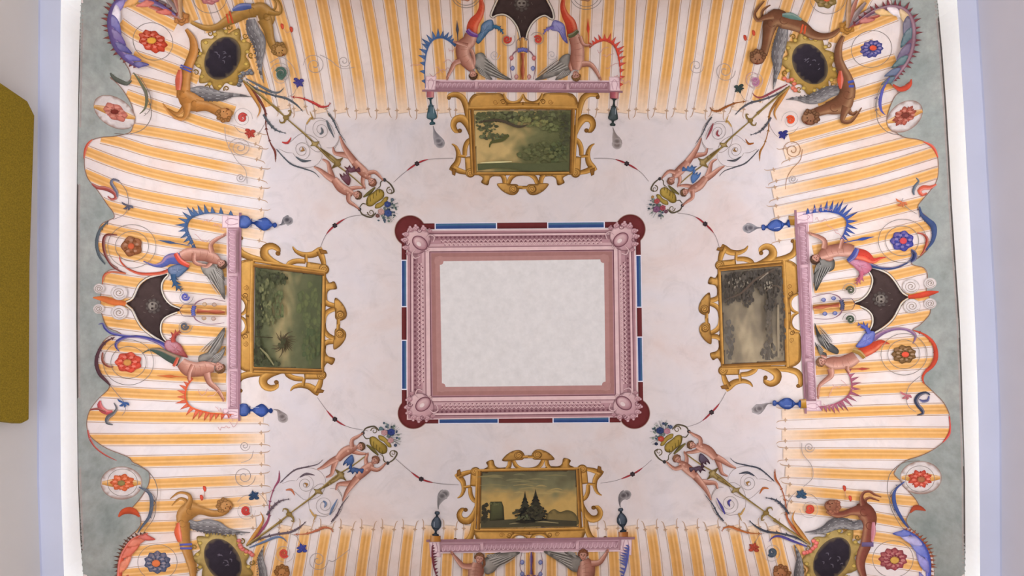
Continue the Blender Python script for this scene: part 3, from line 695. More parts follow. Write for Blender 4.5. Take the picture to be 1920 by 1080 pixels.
# ------------------------------------------------------------------ pink beams, shields, winged figures, urns
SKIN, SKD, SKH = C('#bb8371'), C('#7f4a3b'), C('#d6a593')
def face(P, c, r, ang, skin=SKIN, hair='#5c3b2a', hairdir=None, long_=0):
    """head seen in the drawing: ang = direction (deg) from chin to crown"""
    a = math.radians(ang); u = np.array([math.cos(a), math.sin(a)]); v = np.array([-u[1], u[0]]); c = np.array(c, float)
    P.blob([c + u*r*1.05, c + u*r*.6 + v*r*.75, c - u*r*.2 + v*r*.8, c - u*r*.85 + v*r*.4, c - u*r*1.1, c - u*r*.85 - v*r*.4, c - u*r*.2 - v*r*.8, c + u*r*.6 - v*r*.75], skin, SKD, 2, SKH)
    for s_ in (-1, 1):
        P.disc(c + u*r*.08 + v*r*.34*s_, r*.13, r*.10, '#4a2a22'); P.rib([c + u*r*.28 + v*r*.15*s_, c + u*r*.3 + v*r*.5*s_], r*.08, '#6b4034')
        P.disc(c - u*r*.02 + v*r*.82*s_, r*.14, r*.16, SKD)
    P.rib([c + u*r*.15, c - u*r*.28], [r*.08, r*.2], SKD); P.rib([c - u*r*.55 - v*r*.22, c - u*r*.58 + v*r*.22], r*.12, '#8c3f38')
def hair(sp, c, r, ang, col, parent, long_=0):
    P = Part(sp); a = math.radians(ang); u = np.array([math.cos(a), math.sin(a)]); v = np.array([-u[1], u[0]]); c = np.array(c, float)
    P.blob([c + u*r*.5 - v*r*.75, c - u*r*.15 - v*r*1.0, c + u*r*.5 - v*r*1.15, c + u*r*1.25 - v*r*.6, c + u*r*1.45, c + u*r*1.25 + v*r*.6, c + u*r*.5 + v*r*1.15, c - u*r*.15 + v*r*1.0, c + u*r*.5 + v*r*.75, c + u*r*.62], col, mixc(col, '#1e120c', .5), 2, mixc(col, '#d8a878', .35))
    for k in range(5): q = c + u*r*(1.0+.15*(k % 2)) + v*r*(k-2)*.38; P.spiral(q, r*.24, r*.05, 60*k, 1.1, r*.09, mixc(col, '#1e120c', .5))
    if long_: P.rib([c + v*r*1.0*long_, c - u*r*.9 + v*r*1.2*long_, c - u*r*1.7 + v*r*1.0*long_], [r*.5, r*.6, r*.1], col, mixc(col, '#1e120c', .5))
    P.build('hair', parent)
def limbs(P, L):
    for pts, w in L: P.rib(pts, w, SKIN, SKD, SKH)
def hand(P, p, d, r):
    """five painted fingers fanning from a palm"""
    p = np.array(p, float); a = math.atan2(d[1], d[0]); P.disc(p, r*.62, r*.55, SKIN, SKD, 1)
    for k, (da, l) in enumerate([(-.95, .75), (-.38, 1.15), (-.1, 1.3), (.18, 1.2), (.48, .95)]):
        q = np.array([math.cos(a+da), math.sin(a+da)]); m = p + q*r*l*.6; e = p + np.array([math.cos(a+da*1.25), math.sin(a+da*1.25)])*r*l
        P.rib([p + q*r*.3, m, e], [r*.3, r*.27, r*.16], SKIN, SKD)
def wing(sp, outline, parent, col='#7f7770', shoulder=None, tip=None, n=9):
    P = Part(sp); P.blob(outline, col, mixc(col, '#2a2522', .55), 3, mixc(col, '#cfc6bd', .4))
    if tip is not None:
        s0, t0 = np.array(shoulder, float), np.array(tip, float); d = t0 - s0; nrm = np.array([-d[1], d[0]])/np.linalg.norm(d)
        for k in range(n):
            f = (k - (n-1)/2)/n; a = s0 + d*(.12 + .02*k) + nrm*f*np.linalg.norm(d)*.34; b = s0 + d*(.55 + .05*k) + nrm*f*np.linalg.norm(d)*.16
            P.rib([a, (a+b)/2 + nrm*f*6, b], [2.4/sp.k*.35, 3.0/sp.k*.45, .8/sp.k*.4], mixc(col, '#2c2724' if k % 2 else '#d6cec6', .55))
    P.build('wing', parent)
def seaf(sp, name, label, grp, body, arms, head, haircol, wings, cloth, tail, leaf, crest, crestcol, prop=None, stem=None, hands=(), longh=0, wc='#7f7770', side=1, teeth=16, tl=85, leafcurl=None, tcol2=None, cw=14):
    c = sp([head[0]])[0]; t = thing(name, label, 'painted figure', grp, at=c)
    if stem:
        P = Part(sp); P.rib(stem[0], stem[1], stem[2], mixc(stem[2], '#241a18', .45), mixc(stem[2], '#f0c0a0', .3)); P.build('curling_stem', t)
    if crest:
        P = Part(sp); P.comb(crest, [6, cw, cw, cw, 9, 4], crestcol, mixc(crestcol, '#1a1a28', .35), teeth, tl, side, mixc(crestcol, '#8f9aa8', .12)); P.build('leaf_crest', t)
    for w_ in wings: wing(sp, w_[0], t, wc, w_[1], w_[2])
    if tail:
        P = Part(sp); P.rib(tail[0], tail[1], tail[2], mixc(tail[2], '#3a1410', .4), mixc(tail[2], '#f6b08a', .35))
        D = spline(np.array(tail[0], float), 6)
        for k in range(3, len(D)-2, 2): P.rib([D[k] + (-7, -6), D[k] + (6, 5)], 2.2, mixc(tail[2], '#5a1e18', .4))
        P.build('scaled_tail', t)
    if leaf:
        P = Part(sp); P.blob(leaf[0], leaf[1], mixc(leaf[1], '#1a1a30', .45), 3, mixc(leaf[1], '#d0d0e8', .35))
        L0 = np.array(leaf[0], float); cc = L0.mean(0)
        for k in range(len(L0)): P.rib([cc, cc*.4 + L0[k]*.6], [3, 1.5], mixc(leaf[1], '#e0dcec' if k % 2 else '#20203a', .4))
        if leafcurl: P.leaf(leafcurl[0], leafcurl[1], leaf[1], mixc(leaf[1], '#1a1a30', .45), 4, None, 0)
        P.build('leaf_skirt', t)
    if prop:
        P = Part(sp); a, b = np.array(prop[0], float), np.array(prop[1], float)
        P.rib([a, a + (b-a)*.15, a + (b-a)*.4, a + (b-a)*.55, b], [2, 10, 26, 10, 6], prop[2], mixc(prop[2], '#181820', .4)); P.build('dart', t)
    P = Part(sp)
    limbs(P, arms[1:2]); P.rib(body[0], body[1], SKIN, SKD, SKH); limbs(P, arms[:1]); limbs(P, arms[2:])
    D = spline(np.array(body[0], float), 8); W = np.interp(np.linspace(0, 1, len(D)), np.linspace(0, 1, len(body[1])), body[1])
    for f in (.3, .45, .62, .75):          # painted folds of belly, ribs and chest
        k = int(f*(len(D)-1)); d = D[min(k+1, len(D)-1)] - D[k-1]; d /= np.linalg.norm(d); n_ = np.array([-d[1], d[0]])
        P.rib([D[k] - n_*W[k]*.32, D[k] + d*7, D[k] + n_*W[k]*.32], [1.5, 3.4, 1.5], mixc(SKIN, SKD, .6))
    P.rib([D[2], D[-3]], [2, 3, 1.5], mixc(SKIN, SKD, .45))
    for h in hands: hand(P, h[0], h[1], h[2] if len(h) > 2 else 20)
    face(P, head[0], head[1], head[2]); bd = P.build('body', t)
    hair(sp, head[0], head[1], head[2], haircol, bd, longh)
    if cloth:
        P = Part(sp); P.rib(cloth[0], cloth[1], cloth[2], mixc(cloth[2], '#201818', .45), mixc(cloth[2], '#f0d0c0', .25)); D = spline(np.array(cloth[0], float), 5)
        for k in range(1, len(D)): P.rib([D[k]-(5, 8), D[k]+(5, 8)], 2, mixc(cloth[2], '#201818', .5))
        P.build('waistband', t)
    return t
# pink beams ----------------------------------------------------------------
BP, BPD, BPL, BPM = C('#c9a4ab'), C('#8f6872'), C('#dfc3c8'), C('#b48d97')
def beam(label, q, ends):
    """q: corners outer-start, outer-end, inner-end, inner-start (inner = side of the picture)"""
    q = np.array(q, float); t = thing('carved_frieze_band', label, 'painted beam', 'pink carved beams', at=q.mean(0)); H = homog([(0,0),(1,0),(1,1),(0,1)], q)
    ln = np.linalg.norm(q[1]-q[0]); sp = Space(0, 0, 1, H)
    for a, b in ((0, ends), (1-ends, 1)):
        P = Part(sp); P.blob([(a,-.35),(b,-.35),(b,.9),(a,.9)], BPL, BPM, 1.2, smooth=False); m = (a+b)/2
        P.rib([(m-.008,.75),(m-.014,.2),(m,-.1),(m+.014,.2),(m+.008,.75)], .008*2, BPM); P.rib([(a+.006,.05),(b-.006,.05)], .01, BPM); P.build('end_block', t, M_FINE)
    P = Part(sp); P.blob([(ends,0),(1-ends,0),(1-ends,.86),(ends,.86)], BP, BPD, 1.2, smooth=False); P.blob([(-.012,.84),(1.012,.84),(1.012,1.02),(-.012,1.02)], BPL, BPD, 1.0, smooth=False)
    Ws = 1/ln
    P.rib([(ends, .03), (1-ends, .03)], 2.2*Ws*4, BPL); P.build('beam', t, M_FINE)
    for a, b in ((ends+.01, .255), (.27, .725), (.74, 1-ends-.01)):
        P = Part(sp); P.blob([(a,.2),(b,.2),(b,.76),(a,.76)], BPM, BPD, 1.6, smooth=False); n = int((b-a)*ln/8.5)
        for k in range(n):
            x = a + (b-a)*(k+.5)/n; w_ = (b-a)/n
            P.rib([(x-w_*.38,.68),(x-w_*.1,.35),(x+w_*.3,.3),(x+w_*.25,.55)], [.004,.007,.006,.003], BPL, smooth=True); P.rib([(x-w_*.1,.68),(x+w_*.3,.6)], [.004,.002], BPD)
        P.build('frieze', t, M_FINE)
beam('horizontal pink beam with wave frieze near the top edge', [(798,150),(1162,152),(1163,174),(796,172)], .055)
beam('vertical pink beam with wave frieze on the left', [(427,785),(426,404),(453,404),(451,785)], .055)
beam('vertical pink beam with wave frieze on the right', [(1514,396),(1532,771),(1508,771),(1489,399)], .055)
beam('horizontal pink beam with wave frieze near the bottom edge', [(1184,1032),(806,1036),(804,1011),(1185,1006)], .055)
# urns ----------------------------------------------------------------------
def urn(label, a, b, wd, col, smoke, smcol, ped, pw, pedcol, shape=0):
    a, b = np.array(a, float), np.array(b, float); L_ = np.linalg.norm(b-a); u = (b-a)/L_; v = np.array([-u[1], u[0]])
    t = thing('smoking_urn', label, 'urn', 'smoking urns at the beam ends', at=a)
    P = Part(None); P.rib(smoke, [1.5, 4, 11, 18, 19, 7], smcol, mixc(smcol, WHITE, .5), mixc(smcol, '#3c3638', .35), cend=mixc(smcol, WHITE, .2))
    P.disc(smoke[-2], 9, 8, mixc(smcol, '#3c3638', .25), mixc(smcol, WHITE, .5), 5); P.disc(smoke[-3], 7, 6, mixc(smcol, '#3c3638', .4), mixc(smcol, WHITE, .3), 4)
    P.build('smoke', t)
    P = Part(None); p = np.array(ped[0], float); P.rib([ped[0], ped[1]], pw, pedcol, mixc(pedcol, '#3a2018', .5), mixc(pedcol, '#f0d0b0', .3), smooth=False); P.build('pedestal', t)
    P = Part(None); prof = [(0, .32), (.06, .34), (.1, .14), (.2, .10), (.28, .3), (.42, .5), (.6, .46), (.74, .26), (.8, .12), (.86, .1), (.9, .24), (1, .2)]
    if shape == 1: prof = [(0, .4), (.12, .5), (.22, .42), (.3, .12), (.38, .1), (.48, .3), (.66, .52), (.8, .3), (.87, .1), (.94, .22), (1, .06)]
    if shape == 2: prof = [(0, .34), (.06, .12), (.2, .1), (.34, .26), (.66, .5), (.76, .46), (.82, .12), (.88, .1), (.94, .3), (1, .26)]
    R = [a + u*L_*f + v*wd*g for f, g in prof] + [a + u*L_*f - v*wd*g for f, g in reversed(prof)]
    P.blob(R, col, mixc(col, '#10141c', .55), 2.2, mixc(col, '#a8b4c8', .25)); m = a + u*L_*.48
    P.rib([m - v*wd*.2 - u*L_*.12, m - v*wd*.22 + u*L_*.1], [1, 2.2, .8], mixc(col, '#dfe4ee', .55)); P.rib([a + u*L_*.3 - v*wd*.32, a + u*L_*.3 + v*wd*.32], 1.3, mixc(col, '#0c0f16', .6)); P.build('vessel', t)
TEAL, UB, DG = '#44626a', '#2d4c9a', '#3a443f'
urn('dark teal urn with grey smoke hanging from the left end of the top beam', (807,184), (811,234), 19, TEAL, [(812,236),(814,245),(817,254),(822,264),(825,270),(824,277)], '#7d767c', ((807,172),(807,183)), 14, '#c2707a', 2)
urn('dark green grey urn with smoke hanging from the right end of the top beam', (1151,186), (1148,237), 18, DG, [(1149,239),(1151,247),(1153,256),(1157,265),(1157,272),(1159,278)], '#8a7a76', ((1151,174),(1151,186)), 16, '#b8606c', 2)
urn('blue urn at the upper end of the left beam', (453,416), (521,423), 24, UB, [(522,422),(528,421),(533,416),(538,412),(541,414),(546,411)], '#55525a', ((452,416),(454,416)), 20, '#2d4c9a', 1)
urn('blue urn at the lower end of the left beam', (451,768), (512,770), 24, UB, [(513,768),(520,769),(525,775),(529,781),(531,785),(535,790)], '#857674', ((450,768),(452,768)), 20, '#2d4c9a', 1)
urn('blue urn on a gold foot at the upper end of the right beam', (1480,419), (1428,427), 22, UB, [(1428,427),(1420,427),(1414,427),(1407,427),(1401,428),(1393,428)], '#67626a', ((1478,414),(1489,414)), 18, '#a8772f')
urn('blue urn on a gold foot at the lower end of the right beam', (1498,756), (1447,755), 21, UB, [(1447,756),(1438,757),(1431,762),(1424,766),(1419,768),(1410,770)], '#7a7072', ((1496,756),(1508,755)), 17, '#b88430')
urn('black urn with smoke standing on the left end of the bottom beam', (818,1000), (821,956), 19, '#2f3741', [(822,955),(822,947),(825,938),(829,930),(834,926),(838,924)], '#6f696b', ((818,1011),(818,1000)), 19, '#b87a35')
urn('black urn with smoke standing on the right end of the bottom beam', (1168,996), (1163,952), 19, '#2f3741', [(1163,951),(1162,943),(1164,935),(1169,929),(1175,927),(1176,922)], '#665d60', ((1168,1005),(1168,996)), 18, '#b06a35')
# shields -------------------------------------------------------------------
def shield(label, top, bot, axis, mouthdir, sp, fc, fr, col='#3a2c2b', column=None, orbs=(), orbcol='#4a5c9c', collar=None, colcol='#5560a8'):
    t = thing('mask_shield', label, 'painted shield', 'dark shields with masks', at=sp([fc])[0]); k = 1/sp.k
    P = Part(sp); P.blob(top + bot, col, '#2e2222', 2.5, mixc(col, '#6b5650', .3), smooth=True)
    gr, gl, gd = '#675c57', '#94897f', '#362b29'; f = np.array(fc, float); u = np.array(mouthdir, float); v = np.array([-u[1], u[0]])
    for a_, b_ in ((-1.6, .9), (-1.6, -.9), (1.9, .5), (1.9, -.5), (-.3, 1.5), (-.3, -1.5), (2.5, 0), (-2.0, 0)): p = f + u*fr*a_ + v*fr*b_; P.rib([p, p + u*fr*.4 + v*fr*.15*b_], [fr*.06, fr*.2, fr*.05], '#6d5f58')
    P.build('ground', t); P = Part(sp)
    for i in range(9):
        a = 2*math.pi*i/9; p = f + (u*math.cos(a) + v*math.sin(a))*fr*.95; P.disc(p, fr*.36, fr*.32, mixc(gr, gd, .35), gd, 1.2)
    P.disc(f, fr*.85, fr*.8, gr, gd, 2, gl); face_c = f
    for s_ in (-1, 1): P.disc(f - u*fr*.1 + v*fr*.34*s_, fr*.2, fr*.15, gd); P.rib([f - u*fr*.35 + v*fr*.12*s_, f - u*fr*.35 + v*fr*.6*s_], fr*.1, gl)
    P.rib([f - u*fr*.2, f + u*fr*.25], [fr*.12, fr*.26], gl); P.rib([f + u*fr*.5 - v*fr*.3, f + u*fr*.5 + v*fr*.3], fr*.16, gd); P.build('grotesque_mask', t)
    P = Part(sp)
    for half in (top, bot):
        H_ = resample(np.array(half, float), 5.0); tt = np.gradient(H_, axis=0); tt /= np.linalg.norm(tt, axis=1)[:, None]; nn = np.c_[-tt[:, 1], tt[:, 0]]
        ins = inside(H_[1:-1] + nn[1:-1]*2.5, resample(np.array(top + bot, float), 4.0, True)); sg = -1 if ins.mean() > .5 else 1
        P.rib(H_ + nn*sg*1.5, 2.2, '#ddd2c2'); P.rib(H_ + nn*sg*3.4, 1.3, '#7a6a60')
    P.build('pale_outline', t)
    return t
S0 = Space()
LT = [(238,568),(251,560),(262,537),(272,527),(283,521),(300,517),(315,513.5)]; LT2 = [(308,522),(303,532),(303,545),(309,560),(320,572),(333,578),(343,581)]
LB2 = [(333,584),(322,588),(309,595),(302,606),(301,620),(305,632),(313,643)]; LBm = [(300,636),(283,625),(268,612),(258,596),(250,580),(238,570)]
shield('dark brown shield with a grey mask beside the left wall edge', LT + LT2, LB2 + LBm, 0, (1, 0), S0, (288,574), 12)
RT = [(1703,557),(1690,549),(1676,528),(1664,515),(1650,508),(1634,503),(1622,500)]; RT2 = [(1632,511),(1637,524),(1634,540),(1626,554),(1614,564),(1600,569)]
RB2 = [(1613,573),(1627,580),(1636,591),(1637,606),(1632,618),(1624,628)]; RBm = [(1640,622),(1660,609),(1673,596),(1682,580),(1690,566),(1703,557)]
shield('dark brown shield with a grey mask beside the right wall edge', RT + RT2, RB2 + RBm, 0, (-1, 0), S0, (1650,561), 12)
TT = [(980,-58),(960,-45),(945,-20),(932,5),(922,30)]; TT2 = [(932,27),(945,26),(958,33),(968,45),(974,58),(978,76)]
TB2 = [(984,76),(988,60),(996,44),(1008,33),(1022,28),(1036,35)]; TBm = [(1034,20),(1024,0),(1012,-25),(998,-45),(980,-58)]
shield('dark brown shield with a grey mask cut by the top edge of the picture', TT + TT2, TB2 + TBm, 0, (0, 1), S0, (978,8), 12)
def column(label, a, b, wd, collar, colc, orbs, grp='small columns between the figures', shaft='#a8553c'):
    a, b = np.array(a, float), np.array(b, float); L_ = np.linalg.norm(b-a); u = (b-a)/L_; v = np.array([-u[1], u[0]])
    t = thing('slender_candelabrum', label, 'painted column', grp, at=(a+b)/2); P = Part(None)
    P.rib([a, a + u*L_*.25, b], [wd*.7, wd*1.1, wd*1.1], '#cf9450', '#8a5a30', '#e6b878'); P.rib([a + u*L_*.38, a + u*L_*.6, a + u*L_*.8, b], [wd*.9, wd*.5, wd*.85, wd*.35], shaft, '#7a3424', mixc(shaft, '#e8a080', .4)); P.build('shaft', t)
    P = Part(None); m = a + u*L_*.32
    for k in range(-2, 3): P.disc(m + v*k*wd*.42 - u*(2 - abs(k))*.8, wd*.27, wd*.5, colc, mixc(colc, '#1a1a30', .5), 1.5, mixc(colc, '#b0b4e0', .3), rot=math.degrees(math.atan2(u[1], u[0])) + 90)
    P.build('collar', t)
    P = Part(None)
    for s_ in (-1, 1):
        P.rib([a, a + u*L_*.08 + v*s_*wd*1.1, a + u*L_*.2 + v*s_*wd*1.2, m + v*s_*wd*1.2], [1.4, 1, 1, 1.4], '#6b5560')
        P.rib([m + v*s_*wd*.9, m + u*L_*.06 + v*s_*wd*1.8, m + u*L_*.22 + v*s_*wd*2.5, m + u*L_*.42 + v*s_*wd*2.6, b + v*s_*wd*2.2], [2.2, 2.4, 1.2, 1.2, 1], '#8a6470')
    P.build('scroll_line', t)
    for (f, g, c) in orbs:
        for s_ in (-1, 1):
            p = a + u*L_*f + v*s_*g; P = Part(None); P.blob([p - u*4.5, p + v*4 - u*1, p + v*2.5 + u*3.5, p + u*5, p - v*3.5 + u*2, p - v*3.6 - u*2], c, mixc(c, '#201830', .35), 1.5, mixc(c, '#f0e0e0', .5)); P.build('bead', t)
column('slender candelabrum with violet collar above the top beam', (980,72), (980,150), 9, 0, '#6a68b0', [(.5,21,'#c04a42'),(.74,19,'#5a6cac'),(.94,12,'#c07a70')])
column('slender candelabrum with violet collar beside the left beam', (342,581), (425,585), 9, 0, '#5a5fa8', [(.55,13,'#b08a58'),(.76,13,'#a8846c')])
column('slender candelabrum with dark collar beside the right beam', (1600,569), (1522,577), 9, 0, '#44465e', [(.5,14,'#3f559c'),(.74,13,'#3f559c')])
column('slender blue and red candelabrum hanging below the bottom beam', (996,1100), (996,1032), 8, 0, '#7a4c9c', [(.4,17,'#5567a8'),(.72,17,'#5a6caf')], shaft='#4a5088')
# figures -------------------------------------------------------------------
GRP = 'winged figures carrying the beams'
T1 = Space(780, 0, 4.8); L1 = Space(140, 380, 4.909); L2 = Space(140, 580, 4.5); R1 = Space(1460, 360, 4.5); R2 = Space(1460, 580, 4.908); B1 = Space(790, 820, 4.155)
seaf(T1, 'winged_figure', 'bending winged figure with dark hair and blue crest above the top beam', GRP,
 ([(500,330),(480,390),(430,440),(430,520),(470,580),(510,640)], [110,120,130,120,110,60]), [([(400,560),(350,585),(320,640),(285,705)], [55,42,34,22]), ([(470,440),(510,490),(525,560),(520,620)], [40,36,30,20]), ([(470,430),(400,410),(365,400)], [40,30,24])],
 ((515,680), 36, 80), '#4a3024', [([(530,520),(555,492),(605,490),(640,540),(700,620),(790,680),(862,725),(760,715),(650,680),(570,650),(520,600)], (560,550), (850,720)), ([(540,610),(590,640),(640,670),(690,722),(640,715),(570,670)], (550,630), (680,715))],
 ([(465,290),(500,325),(560,345)], [40,44,30], C('#7a4a9a')), ([(580,-20),(592,60),(570,140),(525,200),(505,260),(510,330)], [30,50,70,95,100,80], C('#d8553a')),
 ([(690,190),(640,190),(590,230),(575,300),(520,340),(560,400),(610,350),(660,290),(700,265)], C('#3a6a8c')), [(345,420),(300,375),(230,345),(150,370),(100,460),(80,600),(85,795)], C('#4a6a9c'), ((370,190),(380,410), C('#52505e')),
 hands=[((285,710),(-.3,1)), ((362,400),(-1,-.3))], leafcurl=([(690,250),(730,255),(765,280),(785,315)], [28,30,18,5]), side=1, tl=78)
seaf(T1, 'winged_figure', 'winged figure with light brown hair and red crest above the top beam', GRP,
 ([(1415,345),(1440,400),(1450,480),(1445,560),(1440,640)], [100,115,120,125,70]), [([(1490,590),(1560,590),(1610,640),(1650,712)], [55,45,36,24]), ([(1400,560),(1385,610),(1400,650)], [40,34,24]), ([(1470,350),(1500,420),(1560,430)], [36,30,24])],
 ((1435,690), 38, 80), '#8a6038', [([(1385,505),(1330,505),(1290,540),(1265,590),(1170,655),(1070,725),(1180,712),(1300,670),(1390,610)], (1370,540), (1080,722)), ([(1390,630),(1330,650),(1250,722),(1310,715),(1385,670)], (1380,640), (1260,720))],
 ([(1365,350),(1410,335),(1450,300)], [36,40,30], C('#6a6a48')), ([(1330,-20),(1320,60),(1345,140),(1385,200),(1405,270),(1405,335)], [30,46,66,95,100,90], C('#cc4a33')),
 ([(1235,190),(1290,195),(1335,230),(1350,320),(1365,395),(1320,360),(1280,290),(1215,270)], C('#7a6fb0')), [(1570,430),(1620,395),(1700,375),(1775,420),(1815,520),(1832,660),(1832,810)], C('#e2503a'), ((1540,190),(1545,430), C('#d04a34')),
 hands=[((1652,715),(.5,1)), ((1562,432),(1,-.2))], leafcurl=([(1240,250),(1200,262),(1165,280),(1145,318)], [26,26,16,5]), side=-1, tl=78)
seaf(L1, 'winged_figure', 'winged figure with blue scaled tail beside the upper half of the left beam', GRP,
 ([(1010,500),(1080,480),(1160,480),(1240,490),(1310,520),(1350,550)], [90,120,115,110,95,55]), [([(1290,460),(1280,390),(1330,340),(1400,305)], [50,42,34,22]), ([(1290,540),(1240,590),(1180,570)], [40,34,26]), ([(1130,470),(1130,540),(1170,570),(1235,578)], [42,38,32,22])],
 ((1372,560), 40, 50), '#5a4236', [([(1190,560),(1290,570),(1350,620),(1385,690),(1400,890),(1330,790),(1260,700),(1200,640)], (1240,590), (1395,880)), ([(1290,550),(1370,600),(1398,720),(1350,650)], (1320,580), (1395,710))],
 ([(965,470),(1010,540),(1090,585)], [40,46,36], C('#d4513e')), ([(640,538),(740,578),(820,565),(880,520),(990,520)], [8,26,60,95,110], C('#5a67a8')),
 ([(1060,590),(960,570),(870,600),(880,650),(950,690),(1010,650)], C('#3c5a7c')), [(1130,440),(1085,340),(1045,240),(1070,160),(1160,115),(1300,100),(1505,125)], C('#47628c'), ((790,348),(1095,402), C('#44567c')),
 stem=([(900,610),(790,650),(620,655),(500,610),(430,540),(420,480)], [36,30,26,20,14,6], C('#c4503a')), hands=[((1402,300),(.6,-1))], leafcurl=([(920,660),(930,720),(960,775),(1000,805)], [50,36,18,4]), side=-1, tl=105)
seaf(L2, 'winged_figure', 'winged figure with green tail beside the lower half of the left beam', GRP,
 ([(930,440),(990,490),(1060,500),(1130,490),(1200,490)], [90,130,120,120,60]), [([(1140,530),(1165,610),(1230,670),(1272,745)], [62,48,36,22]), ([(1120,450),(1180,455),(1230,470)], [34,30,24]), ([(1030,460),(1000,530),(1000,590)], [38,34,24])],
 ((1245,480), 40, 60), '#7a5238', [([(1070,440),(1075,385),(1150,350),(1195,260),(1280,150),(1270,260),(1235,340),(1160,420),(1110,435)], (1090,410), (1278,160)), ([(1170,440),(1220,380),(1285,310),(1275,380),(1230,440)], (1190,430), (1282,320))],
 ([(905,400),(890,440),(870,470)], [24,30,24], C('#d0583e')), ([(575,372),(640,340),(720,355),(810,400),(890,435)], [6,18,60,85,95], C('#44584e')),
 ([(775,265),(840,262),(900,290),(935,350),(965,405),(900,390),(830,365),(775,330)], C('#a8483c')), [(1000,590),(955,650),(940,740),(985,820),(1110,865),(1220,880),(1350,885)], C('#dc5e34'), ((700,558),(1000,572), C('#d06a38')),
 stem=([(790,325),(710,275),(580,235),(450,232),(370,270),(355,310),(385,355)], [44,36,26,24,30,22,6], C('#4a4a90')), hands=[((1274,748),(.1,1))], leafcurl=([(850,275),(845,235),(865,205),(905,185)], [42,34,20,5]), side=1, tl=85)
seaf(R1, 'winged_figure', 'winged figure with red scaled tail beside the upper half of the right beam', GRP,
 ([(610,500),(540,490),(460,495),(390,515),(330,545)], [95,115,105,110,60]), [([(365,480),(370,420),(330,385),(255,355)], [52,42,34,22]), ([(360,550),(410,575),(440,560)], [34,28,22]), ([(500,480),(510,430),(518,400)], [36,30,24])],
 ((295,560), 38, 130), '#4a2f28', [([(330,560),(380,560),(450,570),(450,650),(385,690),(340,770),(300,835),(285,740),(300,640)], (400,590), (300,825)), ([(310,590),(340,600),(330,640),(280,700)], (330,600), (290,690))],
 ([(640,480),(610,540),(560,585)], [40,50,34], C('#4f58a0')), ([(910,548),(850,560),(790,580),(720,540),(630,520)], [5,22,50,95,100], C('#d8493a')),
 ([(570,580),(650,570),(750,600),(775,650),(720,695),(665,670),(625,630)], C('#c4667a')), [(518,400),(555,330),(570,250),(520,195),(440,170),(330,170),(200,190)], C('#3a509c'), ((800,378),(540,428), C('#3a50a0')),
 stem=([(740,605),(850,640),(970,640),(1080,595),(1125,545),(1110,500)], [44,26,20,16,26,6], C('#3a4a78')), hands=[((252,352),(-1,-.5))], leafcurl=([(680,670),(685,710),(665,745),(640,775)], [40,30,16,4]), side=1, wc='#4d4b49', tl=110)
seaf(R2, 'winged_figure', 'winged figure with violet leaf skirt beside the lower half of the right beam', GRP,
 ([(700,430),(640,470),(560,490),(480,490),(420,480)], [110,130,115,115,60]), [([(450,540),(455,600),(400,650),(350,700),(340,790)], [66,54,42,30,20]), ([(430,440),(400,430),(380,420)], [30,26,20]), ([(620,520),(620,550),(640,580)], [36,30,22])],
 ((372,475), 40, 165), '#8a5f46', [([(325,125),(365,210),(430,290),(500,330),(545,375),(530,412),(450,380),(380,320),(345,250)], (500,380), (330,140)), ([(325,300),(380,380),(430,400),(425,445),(370,410)], (410,420), (330,310))],
 ([(650,370),(710,390),(760,440)], [36,46,34], C('#a8803c')), ([(1015,318),(940,305),(860,350),(740,410)], [6,50,95,100], C('#c4472e')),
 ([(700,340),(750,270),(790,215),(865,200),(875,250),(845,310),(760,350)], C('#5a62b0')), [(610,550),(655,630),(665,730),(610,815),(520,865),(440,885),(360,895)], C('#a8566a'), ((830,545),(650,548), C('#b04a3c')),
 stem=([(860,275),(950,215),(1060,180),(1170,185),(1245,230),(1250,270),(1225,315)], [54,38,26,24,30,20,6], C('#8c6a90')), hands=[((338,795),(0,1))], leafcurl=([(820,220),(800,180),(770,150),(710,135)], [44,34,18,4]), side=-1, wc='#4d4b4b', tl=100)
seaf(B1, 'winged_figure', 'winged figure with long brown hair under the left half of the bottom beam', GRP,
 ([(400,1130),(420,1070),(430,1010),(435,960)], [110,110,120,70]), [([(395,985),(330,980),(290,940),(250,890)], [50,42,34,20]), ([(470,1000),(460,1060),(440,1110)], [40,36,30])],
 ((455,925), 36, -80), '#7a4c34', [([(480,960),(550,910),(640,885),(770,880),(700,930),(610,985),(560,1035),(500,1045)], (510,990), (760,884)), ([(490,930),(550,895),(620,878),(560,920)], (500,925), (610,882))],
 None, None, None, [(85,840),(88,920),(100,1000),(125,1090)], C('#7c3a44'), None, hands=[((247,886),(-.5,-1))], longh=1, side=-1, teeth=11, tl=34)
seaf(B1, 'winged_figure', 'winged figure with short brown hair under the right half of the bottom beam', GRP,
 ([(1280,1130),(1285,1060),(1285,990),(1265,940)], [120,120,125,70]), [([(1320,970),(1380,960),(1415,920),(1440,880)], [52,42,34,20]), ([(1240,990),(1225,1050),(1240,1110)], [36,32,28])],
 ((1255,900), 36, -90), '#8a4a34', [([(1240,925),(1150,905),(1050,880),(950,875),(1030,930),(1110,980),(1180,1030),(1235,1020)], (1220,970), (960,880)), ([(1230,910),(1180,895),(1110,875),(1150,905)], (1220,905), (1120,878))],
 None, None, None, [(1615,840),(1605,920),(1590,1000),(1565,1090)], C('#6468b4'), None, hands=[((1442,876),(.4,-1))], side=1, teeth=11, tl=60)
